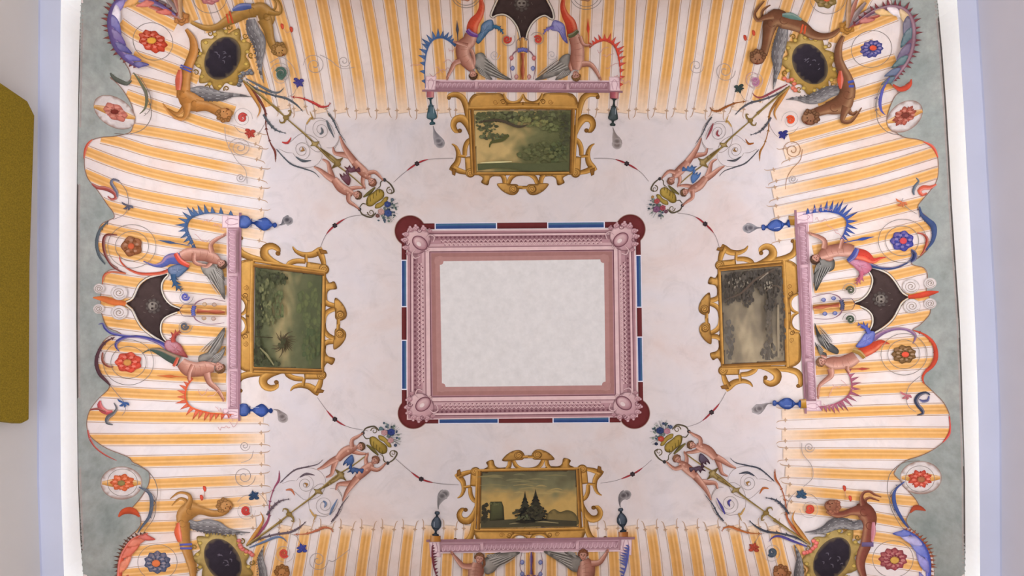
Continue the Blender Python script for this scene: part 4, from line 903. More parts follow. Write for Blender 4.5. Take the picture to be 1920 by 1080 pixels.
# ------------------------------------------------------------------ garlands, flower baskets and candelabra of the four corners
def garland(label, pts, bead):
    t = thing('bead_garland', label, 'garland', 'thin garlands looping round the middle field', at=bead)
    P = Part(None); P.rib(pts, [.9, 1.1, .9], '#8f8483'); P.build('cord', t)
    D = resample(np.array(pts, float), 2.0); k = int(np.argmin(np.linalg.norm(D - np.array(bead), axis=1))); P = Part(None)
    for s_ in (1, -1):
        seg = D[k:k+14*s_:s_] if s_ > 0 else D[k:max(k-14, 0):-1]
        if len(seg) > 3: P.rib(seg[::3], [2.0, 3.6, 3.0, 1.0], '#a83a40', '#6c2428')
    P.build('red_spindle', t)
    P = Part(None); P.flower(bead, 5.2, 5, 6, '#4a3a3e', '#2a2024', '#6a5a5c'); P.build('bead', t)
garland('red garland from the upper left basket to the top picture', [(738,342),(757,325),(782,307),(805,299),(850,297)], (782,307))
garland('red garland from the upper left basket to the left picture', [(690,402),(655,407),(628,423),(611,441),(600,466)], (628,423))
garland('red garland from the upper right basket to the top picture', [(1113,297),(1148,298),(1175,307),(1200,322),(1216,340)], (1175,307))
garland('red garland from the upper right basket to the right picture', [(1270,399),(1300,405),(1322,420),(1340,440),(1349,465)], (1322,420))
garland('red garland from the lower left basket to the left picture', [(595,745),(610,766),(628,786),(652,800),(690,808)], (628,786))
garland('red garland from the lower left basket to the bottom picture', [(742,860),(765,880),(790,898),(820,906),(860,909)], (790,898))
garland('red garland from the lower right basket to the bottom picture', [(1126,906),(1155,901),(1186,889),(1205,877),(1222,862)], (1186,889))
garland('red garland from the lower right basket to the right picture', [(1285,801),(1312,792),(1334,773),(1350,755),(1361,735)], (1334,773))
CS = [(463.3,1022), (733,817), (595.6,880.6), (643.6,939)]     # spear foot, flowers, foot of either boy
GOLD = C('#8a6f3c')
def corner(where, dst, apr, la, lb, lc, ld, fl, spear, petal):
    A = affine(CS, dst); sp = Space(440, 760, 3.856, A); g = None
    d_ = lambda c: mixc(c, '#1c1414', .45)
    # stem work
    t = thing('leaf_scrollwork', 'fan of scrolling stems and leaves around the spear, %s corner' % where, 'scrollwork', 'leaf scrollwork of the corners', at=sp([(600,640)])[0])
    P = Part(sp)
    for pts in ([(420,480),(480,455),(560,455),(620,480),(655,530),(655,560)], [(345,565),(400,545),(440,545)], [(430,620),(500,680),(560,680),(620,650),(650,600),(640,570),(600,575),(550,620),(535,690),(545,760),(575,800)],
                [(735,585),(770,640),(780,700),(770,760),(720,830),(690,860)], [(690,600),(740,610),(775,660)], [(575,800),(600,795),(660,800),(720,760),(750,700)], [(410,930),(450,950),(480,1010)], [(180,640),(210,670),(240,720),(250,750)], [(105,650),(60,660),(20,700)]):
        P.rib(pts, [3, 4.2, 3.6, 2.5], '#978a86'); P.build('thin_stem', t); P = Part(sp)
    P.spiral((512,570), 70, 6, 200, 2.3, [3, 3.5, 5], '#9c908a'); P.build('thin_stem', t); P = Part(sp); P.spiral((650,720), 72, 6, 20, 2.3, [3, 3.5, 5], '#a09590'); P.build('thin_stem', t)
    P = Part(sp); P.leaf([(90,1010),(180,920),(245,820),(255,700),(285,600),(320,540),(322,470)], [11.2,21.1,14.9,7.4,8.7,16.1,2.5], lc, d_(lc), 7, 22); P.build('leaf_stem', t, label='tall leaf stem on the side of the long wall')
    P = Part(sp); P.leaf([(235,790),(280,730),(330,690),(400,675)], [13.6,16.1,11.2,2.5], la, d_(la), 6, 24); P.build('leaf_stem', t)
    P = Part(sp); P.leaf([(90,1010),(190,960),(300,930),(400,915),(470,880),(520,835)], [9.9,13.6,13.6,16.1,12.4,2.5], la, d_(la), 8, 24); P.leaf([(110,1025),(210,985),(300,950),(350,955),(385,990)], [7.4,16.1,16.1,11.2,1.9], lb, d_(lb), 4, 16); P.build('leaf_stem', t)
    P = Part(sp); P.leaf([(430,930),(520,925),(600,900),(650,880),(700,890),(715,915)], [3.7,9.9,17.4,16.1,8.7,1.9], ld, d_(ld), 7, 22); P.build('leaf_stem', t)
    P = Part(sp); P.leaf([(90,1005),(150,930),(210,830),(190,765)], [8.7,27.3,16.1,2.5], C('#c58a4a'), C('#8a5a30'), 3, 14); P.build('leaf_stem', t, label='ochre leaf')
    P = Part(sp); P.leaf([(330,560),(380,510),(440,465),(520,445),(600,425),(640,390)], [6.2,8.7,11.2,9.9,6.2,1.9], la, d_(la), 7, 14); P.leaf([(700,840),(740,790),(775,720),(830,650)], [8.7,11.2,7.4,1.9], la, d_(la), 5, 18); P.build('leaf_stem', t)
    P = Part(sp)
    for pts, c in (([(370,612),(410,610),(435,650)], ld), ([(545,750),(575,795),(590,790),(570,840)], C('#c49a5c')), ([(470,520),(520,495),(580,505)], la), ([(640,690),(660,705),(650,740)], lb), ([(690,790),(710,740),(745,675)], lb), ([(505,565),(525,570),(515,590)], C('#a87a4a'))):
        P.leaf(pts, [8,18,4], c, d_(c), 3, 12)
    P.build('small_leaves', t)
    for (x, y), c in (((140,650), fl[0]), ((488,1030), fl[1])):
        P = Part(sp); P.rib([(x-10,y-40),(x,y)], 4, '#6c6a6a'); P.flower((x,y), 42, 36, 5, c, d_(c), None, lob=.5); P.disc((x-20,y+22), 16, 12, c, d_(c)); P.disc((x+22,y+18), 17, 12, c, d_(c)); P.build('blossom', t)
    for (x, y), c in (((85,755), fl[2]), ((360,1065), fl[3])):
        P = Part(sp); P.spiral((x,y), 72, 30, 0, 1.4, [3,4], '#b5a8a2'); P.spiral((x,y), 32, 4, 30, 1.7, [16,18,10], c, d_(c)); P.build('curled_bud', t)
    # spear
    t = thing('ornate_spear', 'slim ornate %s spear pointing to the basket, %s corner' % (spear, where), 'painted spear', 'ornate spears of the corners', at=sp([(450,750)])[0])
    col = GOLD
    P = Part(sp); P.rib([(90,1010),(300,860),(420,765),(560,660),(720,520),(860,430),(960,355)], [14,16,10,14,12,10,8], col, d_(col), mixc(col, '#e8d09a', .4)); sh = P.build('shaft', t)
    P = Part(sp); P.rib([(300,862),(345,828)], [10,26], col, d_(col)); P.rib([(395,785),(425,805),(430,835),(412,828)], [20,16,12,6], col, d_(col)); P.rib([(395,785),(385,750),(358,745),(352,765)], [20,14,10,5], col, d_(col)); P.disc((398,782), 22, 18, col, d_(col)); P.build('hook', sh)
    P = Part(sp); P.blob([(640,575),(620,600),(640,640),(600,635),(570,655),(585,620),(570,600),(605,605)], col, d_(col), 2, mixc(col, '#e8d09a', .4)); P.build('knop', sh)
    P = Part(sp); P.blob([(640,600),(700,540),(745,505),(725,460),(760,475),(795,490),(790,510),(810,545),(770,530),(725,555)], col, d_(col), 2.5, mixc(col, '#e8d09a', .4)); P.build('capital', t)
    # basket of flowers
    t = thing('flower_basket', 'gilt basket heaped with %s flowers near the middle, %s corner' % (petal, where), 'flower basket', 'flower baskets of the corners', at=sp([(1060,290)])[0])
    bc = C('#8f7430')
    P = Part(sp); P.rib([(930,195),(950,165),(1010,152),(1045,185)], [8,11,11,8], '#5d5240', d_(C('#5d5240'))); P.spiral((1010,185), 26, 5, 180, 1.3, [8,6,3], '#6b5b40'); P.build('handle', t); P = Part(sp); P.rib([(1105,420),(1150,390),(1175,345),(1150,325)], [8,11,11,8], '#5d5240'); P.spiral((1145,345), 26, 5, 90, 1.3, [8,6,3], '#6b5b40')
    P.rib([(1105,420),(1080,400),(1075,370),(1050,350)], [6,8,6,4], '#5d5240'); P.disc((1107,417), 13, 13, '#3e3a3c'); P.build('handle', t)
    P = Part(sp); P.rib([(930,215),(950,240),(975,240),(985,265)], [6,8,6,4], '#5d5240'); P.disc((928,200), 13, 13, '#3e3a3c'); P.build('handle', t)
    P = Part(sp); P.blob([(975,235),(1010,225),(1050,255),(1100,295),(1100,340),(1060,350),(1020,320),(985,290)], bc, C('#4f3f1c'), 3, C('#b89a4c'))
    for k in range(5): a = np.array((985+24*k*.9, 238+22*k)); P.rib([a, a + (-4, 42)], [5,3], '#5a4920')
    P.blob([(1040,215),(1080,225),(1120,265),(1135,300),(1110,300),(1080,265),(1045,245)], '#a88c44', '#5a4920', 2); P.rib([(955,285),(1000,320),(1040,360)], [10,26,10], '#6f6236', '#3f361c'); P.build('bowl', t)
    P = Part(sp); R = random.Random(where)
    for i in range(46):
        a = R.uniform(-1.9, .75); r = R.uniform(25, 105); x, y = 1095 + r*math.cos(a)*.95, 225 + r*math.sin(a)*.95; P.disc((x,y), R.uniform(5, 11), R.uniform(5, 10), R.choice(['#52606a', '#39464e', '#6c7a70', '#3f4a66', '#8a9486']), n=7)
    for i in range(16):
        a = R.uniform(-1.8, .7); P.rib([(1100,225), (1100 + 125*math.cos(a)*.9, 225 + 125*math.sin(a)*.9)], [3,1.5], '#6e7672')
    P.build('greenery', t)
    for (x, y, r), c in zip(((1085,195,26), (1130,250,25), (1135,190,30), (1060,165,17), (1165,285,14), (1110,140,12)), petal_cols[petal]):
        P = Part(sp); P.flower((x,y), r, r*.9, 6, c, d_(C(c)), mixc(C(c), '#ffffff', .3)); P.build('blossom', t)
    # two boys
    spec = [('upper' , dict(body=([(800,365),(740,385),(770,350),(830,315),(880,300)], None)),)]
    for nm, legs, body, arms, head, ha, apx in (
        ('wall side', [([(770,370),(700,405),(640,445),(600,462)], [52,42,26,12]), ([(730,400),(715,450),(700,500),(660,520)], [46,34,24,12])], ([(745,390),(790,340),(840,315),(880,300)], [48,66,64,34]),
           [([(850,300),(850,250),(890,225),(920,205)], [34,28,22,14]), ([(850,330),(900,345),(950,350)], [34,26,16])], ((908,297), 28), 30, 0),
        ('far side', [([(900,510),(850,570),(810,630),(785,690)], [54,44,28,12]), ([(860,560),(800,565),(750,570),(735,610)], [46,36,26,12])], ([(890,520),(930,480),(970,445),(1000,420)], [50,66,62,34]),
           [([(985,450),(1030,465),(1060,450),(1090,420)], [34,28,22,14]), ([(960,440),(950,390),(965,350)], [34,26,16])], ((1015,398), 28), -75, 1)):
        sd = 'nearer the side wall' if apx == 0 else 'nearer the %s edge' % ('top' if 'upper' in where else 'bottom')
        c = sp([head[0]])[0]; t = thing('flying_cherub', 'cherub reaching up to the basket, %s, %s corner' % (sd, where), 'painted figure', 'pairs of cherubs under the baskets', at=c)
        P = Part(sp); limbs(P, arms[1:]); limbs(P, legs[1:]); limbs(P, legs[:1]); P.rib(body[0], body[1], SKIN, SKD, SKH); limbs(P, arms[:1])
        D = spline(np.array(body[0], float), 6); P.rib(D[3:-2:3], [2,3,2], mixc(SKIN, SKD, .5)); P.disc(D[len(D)//2] + (6,4), 9, 8, mixc(SKIN, SKH, .7)); P.disc(D[len(D)//2+4] + (-4,-6), 8, 7, mixc(SKIN, SKH, .7))
        for ar in arms: e = np.array(ar[0][-1], float); dd = e - np.array(ar[0][-2], float); hand(P, e, dd, 11)
        a0 = math.degrees(math.atan2(head[0][1]-body[0][-2][1], head[0][0]-body[0][-2][0])); face(P, head[0], head[1], a0); bd = P.build('body', t)
        hair(sp, head[0], head[1], a0, C('#6a4a34') if apx == 0 else C('#8e5a46'), bd)
        P = Part(sp)
        if apx == 0: P.blob([(805,390),(850,355),(865,400),(850,430),(850,460),(825,455),(835,425),(810,440),(812,415),(785,435),(790,412)], apr, d_(apr), 2, mixc(apr, '#a0b0d0', .2))
        else: P.blob([(830,470),(860,445),(900,455),(935,455),(925,490),(900,470),(890,495),(872,475),(855,498),(845,478),(815,485)], apr, d_(apr), 2, mixc(apr, '#a0b0d0', .2))
        P.build('loincloth', t)
petal_cols = {'pink and blue': ['#cf9a9c', '#d6a2a4', '#3c4a8c', '#6f8a90', '#58627c', '#8a9aa0'], 'blue and white': ['#d8a8a0', '#3d4e8e', '#42548c', '#8a5a50', '#6a7a88', '#5a6a80'],
              'red and violet': ['#b0505c', '#c45a5c', '#8a5a7a', '#7a4a5a', '#c89a60', '#6a6a80'], 'red, pink and navy': ['#cf90a0', '#c85040', '#3a4878', '#5a6a90', '#3c4660', '#4a587c']}
VI, BRN, RD, TL_, SL = C('#6a5a62'), C('#8a6a5c'), C('#b8504c'), C('#56646e'), C('#5a5868')
corner('lower left', CS, C('#3a5488'), VI, C('#6a7a98'), C('#a0506a'), C('#c07050'), (C('#3a5070'), C('#4a50a0'), C('#c8403a'), C('#cc5040')), 'bronze', 'pink and blue')
corner('upper left', [(458,148),(729,387),(587,317),(636,259)], C('#6a3238'), C('#5c6066'), C('#6a6e74'), C('#7a4038'), C('#c04440'), (C('#c04a3c'), C('#504a90'), C('#c84a44'), C('#5a7a6c')), 'brown', 'blue and white')
corner('upper right', [(1478.6,157.8),(1228.6,380),(1360.6,316),(1316,263)], C('#4a6ea4'), C('#5c5a60'), C('#9a4a50'), C('#a87038'), C('#a05c2c'), (C('#3a3a84'), C('#3c4a48'), C('#e0552e'), C('#b87a98')), 'golden', 'red and violet')
corner('lower right', [(1517.7,1025.4),(1239,822),(1379,870),(1332,931)], C('#4e2c36'), C('#4a4c58'), C('#544a90'), C('#b0603a'), C('#b86a3a'), (C('#44607c'), C('#c0503c'), C('#d8503c'), C('#4a5664')), 'olive', 'red, pink and navy')

# ------------------------------------------------------------------ dark oval cameos with gilt rims
def cameo(label, c, rx, ry, rot, lobecol, blossom=None):
    t = thing('oval_cameo', label, 'cameo', 'dark cameos in gilt rims', at=c); a0 = math.radians(rot); c = np.array(c, float)
    E = lambda a, k: c + np.array([rx*k*math.cos(a)*math.cos(a0) - ry*k*1.06*math.sin(a)*math.sin(a0), rx*k*math.cos(a)*math.sin(a0) + ry*k*1.06*math.sin(a)*math.cos(a0)])
    P = Part(None); pts = []
    for i in range(36): a = 2*math.pi*i/36; pts.append(E(a, 1.42 + .19*math.cos(a*9)))
    P.blob(pts, lobecol, mixc(lobecol, '#3a2810', .5), 3, mixc(lobecol, '#f4dc9a', .3))
    for i in range(14):
        a = 2*math.pi*i/14; p = E(a, 1.33); P.disc(p, 4.6, 3.8, mixc(lobecol, '#e8c86a', .55), mixc(lobecol, '#4a3414', .6), 1.6, n=9)
    for i in range(9):
        a = 2*math.pi*(i+.5)/9; P.spiral(E(a, 1.52), 5.5, 1.2, math.degrees(a), 1.2, [2.6, 2, 1], mixc(lobecol, '#5a3e18', .45))
    P.build('gilt_rim', t)
    P = Part(None); pts = [E(2*math.pi*i/24, 1 + .05*math.cos(2*math.pi*i/24*2) ) for i in range(24)]
    P.blob(pts, '#262027', '#6a5a44', 1.8, '#342c35')
    R = random.Random(label)
    for k in range(7):
        p = c + np.array([R.uniform(-.4, .4)*rx, R.uniform(-.4, .4)*ry]); q = p + np.array([R.uniform(-9, 9), R.uniform(-8, 8)]); P.rib([p, (p+q)/2 + (2, -2), q], [.8, 2.2, .6], '#5f5862')
    P.build('dark_oval', t)
    if blossom:
        P = Part(None)
        for q in blossom[1]: P.disc(q, 4.6, 4, blossom[0], mixc(blossom[0], '#3a1414', .4), 1.6, mixc(blossom[0], '#ffffff', .25), n=9)
        P.build('bead_tuft', t)
OL1, OL2 = C('#a07a36'), C('#94763c')
cameo('dark oval cameo in a scalloped gilt rim, upper left corner', (418.5,110.5), 40, 31, -62, OL1, (C('#55555a'), [(449,160),(452,152),(452,144),(458,139),(465,138),(470,134),(473,138)]))
cameo('dark oval cameo in a scalloped gilt rim, upper right corner', (1517,121), 39, 30, 58, OL1, (C('#e0643a'), [(1470,148),(1477,152),(1484,150),(1488,158),(1486,166),(1490,170)]))
cameo('dark oval cameo in a scalloped gilt rim, lower left corner', (420,1049), 42, 31, 58, OL2, (C('#c84e40'), [(450,1012),(452,1020),(457,1028),(464,1032),(471,1034),(475,1038),(454,1024)]))
cameo('dark oval cameo in a scalloped gilt rim, lower right corner', (1557,1045), 42, 30, -55, OL2, (C('#e05a4c'), [(1523,1012),(1528,1016),(1526,1022),(1521,1026),(1516,1031),(1510,1033),(1505,1034)]))

# ------------------------------------------------------------------ winged hybrid creatures round the cameos
def beast(label, sp, tail, torso, fore, neck, head, hr, col, wingp, cloth=None, band=None, curly=None, ha=0):
    t = thing('winged_creature', label, 'painted creature', 'winged creatures round the cameos', at=sp([head])[0]); dk, lt = mixc(col, '#2e1a0c', .55), mixc(col, '#e8c090', .22); k = 1/sp.s
    if wingp:
        P = Part(sp); wc = C('#7d7676'); P.rib(wingp[0], wingp[1], wc, mixc(wc, '#26222a', .55), mixc(wc, '#c8c2be', .35)); D = spline(np.array(wingp[0], float), 6); W = np.interp(np.linspace(0,1,len(D)), np.linspace(0,1,len(wingp[1])), wingp[1])
        for j in range(2, len(D)-3, 2):
            d = D[j+2] - D[j]; d /= np.linalg.norm(d)+1e-9; n_ = np.array([-d[1], d[0]])
            for f in (-.32, 0, .3): P.rib([D[j] + n_*W[j]*f, D[j+2] + n_*W[j]*(f*.9)], [W.max()*.05, W.max()*.02], mixc(wc, '#2a262c' if j % 4 else '#cfc9c6', .5))
            P.blob([D[j] + n_*W[j]*.4, D[j] + n_*W[j]*.62 + d*W.max()*.12, D[j+1] + n_*W[j]*.4 + d*4], wc, mixc(wc, '#26222a', .5), 1, smooth=False)
        P.build('wing', t)
    P = Part(sp); r = lambda q: P.rib(q[0], q[1], col, dk, lt)
    for f in fore[1:]: r(f)
    r(tail); r(torso); r(fore[0]); r(neck)
    for q, s_ in ((torso[0][0], .5), (torso[0][len(torso[0])//2], .45)): w_ = max(torso[1]); P.spiral(np.array(q, float), w_*s_*.6, w_*.1, 40, .8, [w_*.04, w_*.06], mixc(col, '#3a2010', .35))
    P.blob([(head[0]+hr*math.cos(a)*1.05*(1+.15*math.cos(a-ha)), head[1]+hr*math.sin(a)*.95) for a in np.linspace(0, 6.28, 12, endpoint=False)], mixc(col, C('#a86a50'), .3), dk, 2.5, lt)
    u = np.array([math.cos(ha), math.sin(ha)]); v = np.array([-u[1], u[0]]); h = np.array(head, float)
    for s_ in (-1, 1): P.disc(h + u*hr*.25 + v*s_*hr*.3, hr*.1, hr*.08, '#2e1a12')
    P.rib([h + u*hr*.3, h + u*hr*.75], [hr*.12, hr*.26], mixc(col, '#5a3018', .4)); P.rib([h + u*hr*.85 - v*hr*.25, h + u*hr*.85 + v*hr*.25], hr*.12, '#6a2a20')
    bd = P.build('body', t)
    P = Part(sp); hc = curly if curly is not None else mixc(col, '#3a1e0e', .45)
    for i in range(9):
        a = ha + math.pi + (i-4)*.36; q = h + np.array([math.cos(a), math.sin(a)])*hr*(.85 + .15*(i % 2)); P.disc(q, hr*.34, hr*.3, mixc(hc, col, .25), mixc(hc, '#1c0e06', .45), 1.6, mixc(hc, '#e0b080', .25), n=8)
    P.build('hair', bd)
    if cloth: P = Part(sp); P.rib(cloth[0], cloth[1], cloth[2], mixc(cloth[2], '#201a20', .35), mixc(cloth[2], '#f0e0d8', .2)); P.build('saddle_cloth', t)
    if band:
        P = Part(sp)
        for b in band[0]: P.rib(b, band[1], band[2], mixc(band[2], '#301418', .4))
        P.build('strap', t)
Q1 = Space(320, 0, 4.5); Q2 = Space(1380, 0, 4.155); Q3 = Space(140, 840, 4.5); Q4 = Space(1500, 800, 3.857); Q5 = Space(1380, 940, 7.385); Q6 = Space(440, 980, 9.6)
OC, BR1, BR2 = C('#a87c3c'), C('#7d5038'), C('#84483a')
beast('ochre winged creature above the upper left cameo', Q1, ([(180,195),(300,245),(400,235),(480,190),(560,150),(640,110),(720,95)], [26,46,58,80,100,110,120]),
  ([(700,95),(770,90),(820,150),(810,210)], [90,120,140,110]), [([(830,110),(900,125),(935,115),(935,60),(905,10),(850,-20)], [60,34,26,22,20,14]), ([(760,60),(830,90),(880,80),(890,30),(860,-10)], [50,30,22,20,12])],
  ([(800,170),(835,260),(850,340),(875,400),(910,440)], [120,85,66,66,70]), (930,435), 56, OC, ([(680,170),(700,260),(745,340),(760,420),(755,520),(765,610),(790,705)], [70,110,120,90,50,24,5]), ([(530,95),(600,70),(690,62)], [20,60,40], C('#55649c')), ([[(480,125),(500,205)], [(505,105),(535,205)]], 16, C('#c8502e')), ha=0.9)
beast('orange brown winged creature left of the upper left cameo', Q1, ([(140,255),(195,340),(205,440),(170,540),(135,640),(120,740),(120,830)], [26,56,76,80,96,110,120]),
  ([(115,800),(160,850),(220,880),(290,890)], [100,150,140,100]), [([(150,880),(150,960),(120,1010),(60,1000),(0,950),(-50,880)], [90,50,34,28,22,10]), ([(120,900),(60,960),(-10,930),(-60,900)], [50,30,22,8])],
  ([(230,900),(310,905),(380,930),(440,965)], [110,80,78,80]), (465,970), 58, C('#b87a3c'), ([(170,780),(250,785),(330,800),(430,815),(540,805),(690,820)], [60,110,110,80,30,5]), ([(95,600),(85,680),(80,770)], [30,60,40], C('#cc6048')), ([[(100,560),(195,595)], [(95,578),(190,620)]], 14, C('#5a5aa0')), ha=-1.0)
beast('brown winged creature above the upper right cameo', Q2, ([(800,235),(740,280),(660,295),(580,275),(510,225),(430,190),(350,165)], [26,44,56,74,96,116,130]),
  ([(360,160),(300,150),(260,190),(250,240)], [120,140,120,100]), [([(280,130),(210,150),(160,170),(135,120),(165,70),(212,20)], [70,40,28,22,20,8]), ([(260,140),(215,150),(200,100),(225,65),(268,40)], [50,30,22,20,8])],
  ([(250,210),(235,290),(220,370),(200,440)], [110,82,64,66]), (158,460), 54, BR1, ([(365,180),(355,270),(335,350),(315,440),(318,530),(300,620),(288,700)], [60,90,100,90,60,26,5]), ([(350,128),(420,135),(500,165)], [24,50,16], C('#6a8a80')), ([[(510,200),(490,270)], [(530,210),(520,275)]], 16, C('#d05a34')), ha=1.7)
beast('red brown winged creature right of the upper right cameo', Q2, ([(825,290),(790,370),(785,460),(810,540),(845,620),(860,690),(850,760)], [28,54,66,80,100,116,130]),
  ([(855,740),(820,810),(750,840),(690,850)], [110,150,120,90]), [([(850,840),(825,900),(820,950),(875,955),(920,910),(965,845)], [80,50,34,28,22,8]), ([(870,860),(910,890),(940,870),(960,890)], [40,28,20,8])],
  ([(740,840),(680,860),(620,880),(580,910)], [110,80,74,76]), (568,925), 58, BR1, ([(800,705),(720,720),(640,760),(560,780),(470,772),(385,778)], [60,90,96,66,26,5]), ([(800,560),(800,630),(800,700)], [20,50,16], C('#c8553a')), ([[(860,650),(905,640)], [(865,680),(905,680)]], 20, C('#4c5cb0')), ha=2.3)
beast('ochre winged creature standing beside the lower left cameo', Q3, ([(1015,1100),(1005,1000),(975,900),(945,800),(930,700),(925,620)], [50,66,76,90,110,120]),
  ([(920,620),(935,560),(985,520),(1050,510)], [90,130,140,90]), [([(960,500),(990,430),(975,385),(925,368),(880,375),(820,420)], [70,40,28,22,20,8]), ([(930,520),(945,450),(900,425),(865,440),(820,488)], [50,32,24,18,8])],
  ([(1000,510),(1080,520),(1170,545),(1250,540),(1300,510)], [110,66,56,54,50]), (1275,480), 56, C('#b27c40'), ([(960,625),(1040,650),(1120,650),(1210,660),(1290,690),(1380,700),(1490,705)], [60,80,110,100,60,26,5]), ([(890,620),(885,700),(905,780)], [20,60,40], C('#dc6440')), ([[(900,805),(1005,800)], [(905,835),(1005,835)]], 18, C('#5a5aa0')), curly=C('#9a6a3a'), ha=.3)
beast('brown winged creature beside the lower right cameo', Q4, ([(455,1100),(425,1000),(430,930),(460,850),(480,760),(490,690)], [40,62,74,80,84,90]),
  ([(490,700),(480,640),(440,600),(400,600)], [90,120,130,90]), [([(440,560),(430,500),(450,465),(490,460),(520,480),(572,500)], [50,26,20,18,16,7]), ([(470,570),(470,530),(500,512),(530,520),(572,535)], [40,24,18,16,7])],
  ([(420,590),(350,600),(290,620),(230,620),(180,590)], [90,52,46,44,40]), (215,560), 48, BR2, ([(440,690),(380,710),(300,690),(230,700),(170,735),(100,750),(25,755)], [70,60,80,84,60,26,5]), ([(515,680),(515,750),(505,820)], [20,34,16], C('#c8808a')), ([[(430,840),(515,840)]], 32, C('#6a5a80')), curly=C('#a0604c'), ha=-2.6)
beast('curly haired winged creature cut by the bottom edge, right of the lower left cameo', Q6, ([(700,1150),(760,1100),(860,1050)], [120,140,160]), ([(860,1100),(870,1050),(880,1000)], [180,160,140]), [([(900,1100),(960,1150)], [60,40])], ([(880,1040),(880,960),(880,900)], [120,110,100]), (870,880), 120, C('#b27438'),
  ([(555,375),(520,470),(490,580),(490,680),(520,800),(540,960)], [4,40,90,120,140,150]), ha=1.2)
beast('curly haired winged creature cut by the bottom edge, left of the lower right cameo', Q5, ([(700,1150),(660,1130),(600,1120)], [100,120,120]), ([(600,1150),(590,1110),(590,1060)], [150,140,110]), [([(560,1150),(540,1180)], [60,40])], ([(590,1100),(590,1050),(590,1000)], [110,90,80]), (595,960), 96, C('#a8683c'),
  ([(780,570),(820,660),(850,760),(855,860),(850,960),(850,1060)], [4,40,70,110,140,150]), ha=1.9)
# knots that tie the creatures' tails
for lab, c, col in (('ochre and red tail knot above the upper left cameo', (343,37), C('#c08048')), ('gold tail knot beside the upper right cameo', (1585,54), C('#b8803a'))):
    t = thing('tail_knot', lab, 'knot', 'knots of the creature tails', at=c); P = Part(None)
    P.flower(c, 16, 14, 6, col, mixc(col, '#4a2a14', .5), mixc(col, '#f0c890', .4)); P.spiral(c, 9, 2, 0, 1.4, 2.5, mixc(col, '#4a2a14', .5)); P.build('knot', t)
    s_ = -1 if c[0] < 960 else 1; P = Part(None)
    for k, (dx, dy, cc) in enumerate([(60, -22, '#b0584a'), (48, -36, '#8a7478'), (34, -46, '#8e7a78'), (18, -54, '#a86a58'), (4, -58, '#b58a60')]):
        P.rib([c, (c[0] + s_*dx*.5, c[1] + dy*.55), (c[0] + s_*dx, c[1] + dy)], [5, 9, 5], cc, mixc(C(cc), '#2e2420', .4), mixc(C(cc), '#f0d8c8', .25))
    P.build('plumes', t)
# ------------------------------------------------------------------ rosettes, edge scrolls and small ornaments along the scalloped rim
def rosette(label, c, rx, ry, rot, n, col, core=None, ring=None, disc_=None, lob=.25, ringcol='#8b8078'):
    t = thing('painted_flower', label, 'flower', 'rosettes along the awning edge', at=c); t.name = 'rosette_flower'; c = np.array(c, float)
    if disc_:
        P = Part(None); off, ax, ay = disc_; q = c + np.array(off, float); P.disc(q, ax, ay, '#d6cac6', '#8c6a5c', 1.2, rot=rot, n=22)
        P.build('pale_disc', t)
        P = Part(None); s0 = 1 if c[0] < 960 else -1
        r = math.radians(rot*.5); u_ = np.array([math.cos(r), math.sin(r)])
        P.rib([q - u_*ax*.93, q, q + u_*ax*.93], [6, ay*.62, 6], OCH, OCH2, PALE)
        P.build('stripe', t)
    P = Part(None)
    for f in (ring or []): a = np.linspace(0, 2*math.pi, 28); r = math.radians(rot); x, y = f*np.cos(a), f*.9*np.sin(a); P.rib(np.c_[c[0] + x*math.cos(r) - y*math.sin(r), c[1] + x*math.sin(r) + y*math.cos(r)], 1.1, ringcol)
    P.build('ring_line', t)
    P = Part(None); P.flower(c, rx, ry, n, col, mixc(col, '#2a1410', .4), None, rot, mixc(col, '#f8c0a0', .2), lob*.65)
    R = random.Random(label)
    for i in range(n*2): a = 2*math.pi*i/(n*2) + .3; q = c + np.array([rx*.55*math.cos(a), ry*.55*math.sin(a)]); P.disc(q, rx*.16, ry*.12, mixc(col, '#f4d0b8' if i % 2 else '#3a1c18', .22), n=7)
    P.build('petals', t)
    if core is not None: P = Part(None); P.disc(c, rx*.3, ry*.3, core, mixc(core, '#402010', .4), 1.5, n=10); P.build('heart', t)
rosette('red flower with yellow heart inside a leaf curl, upper left', (287,78), 30, 20, 28, 9, C('#c8432a'), C('#dca040'), [38])
rosette('faded red flower on a pale oval, left edge near the top', (218,211), 26, 15, 32, 6, C('#c87464'), C('#7a3028'), None, ((-2,0), 43, 27))
rosette('brown and olive rosette beside the upper part of the left shield', (249,462), 21, 20, 0, 5, C('#8a5230'), C('#c05a38'), [31, 45])
rosette('bright red rosette beside the lower part of the left shield', (243,679), 26, 20, 0, 7, C('#d84a36'), C('#c88a4a'), [33, 47])
rosette('orange flower on a pale oval, left edge near the bottom', (231,904), 24, 17, 0, 7, C('#e0683a'), C('#8a7a4a'), [28], ((-2,1), 39, 31), .4)
rosette('grey blue and orange flower inside a leaf curl, lower left', (295.5,1054), 26, 22, 0, 10, C('#56607a'), C('#dc7848'), [37])
rosette('blue flower with red drop inside a leaf curl, upper right', (1634,92), 23, 17, -15, 11, C('#4f559c'), C('#d8583e'), [38])
rosette('pale red rosette of round petals on a pale oval, right edge near the top', (1694,218), 26, 16, -36, 8, C('#b85c4c'), C('#7a3a30'), None, ((1,1), 37, 26), .45)
rosette('blue rosette with red heart beside the upper part of the right shield', (1690,452), 23, 20, 0, 7, C('#3f489c'), C('#c84c50'), [31, 45])
rosette('olive brown rosette with red heart beside the lower part of the right shield', (1693,664), 24, 18, 0, 9, C('#7d5c34'), C('#e0583e'), [30, 43])
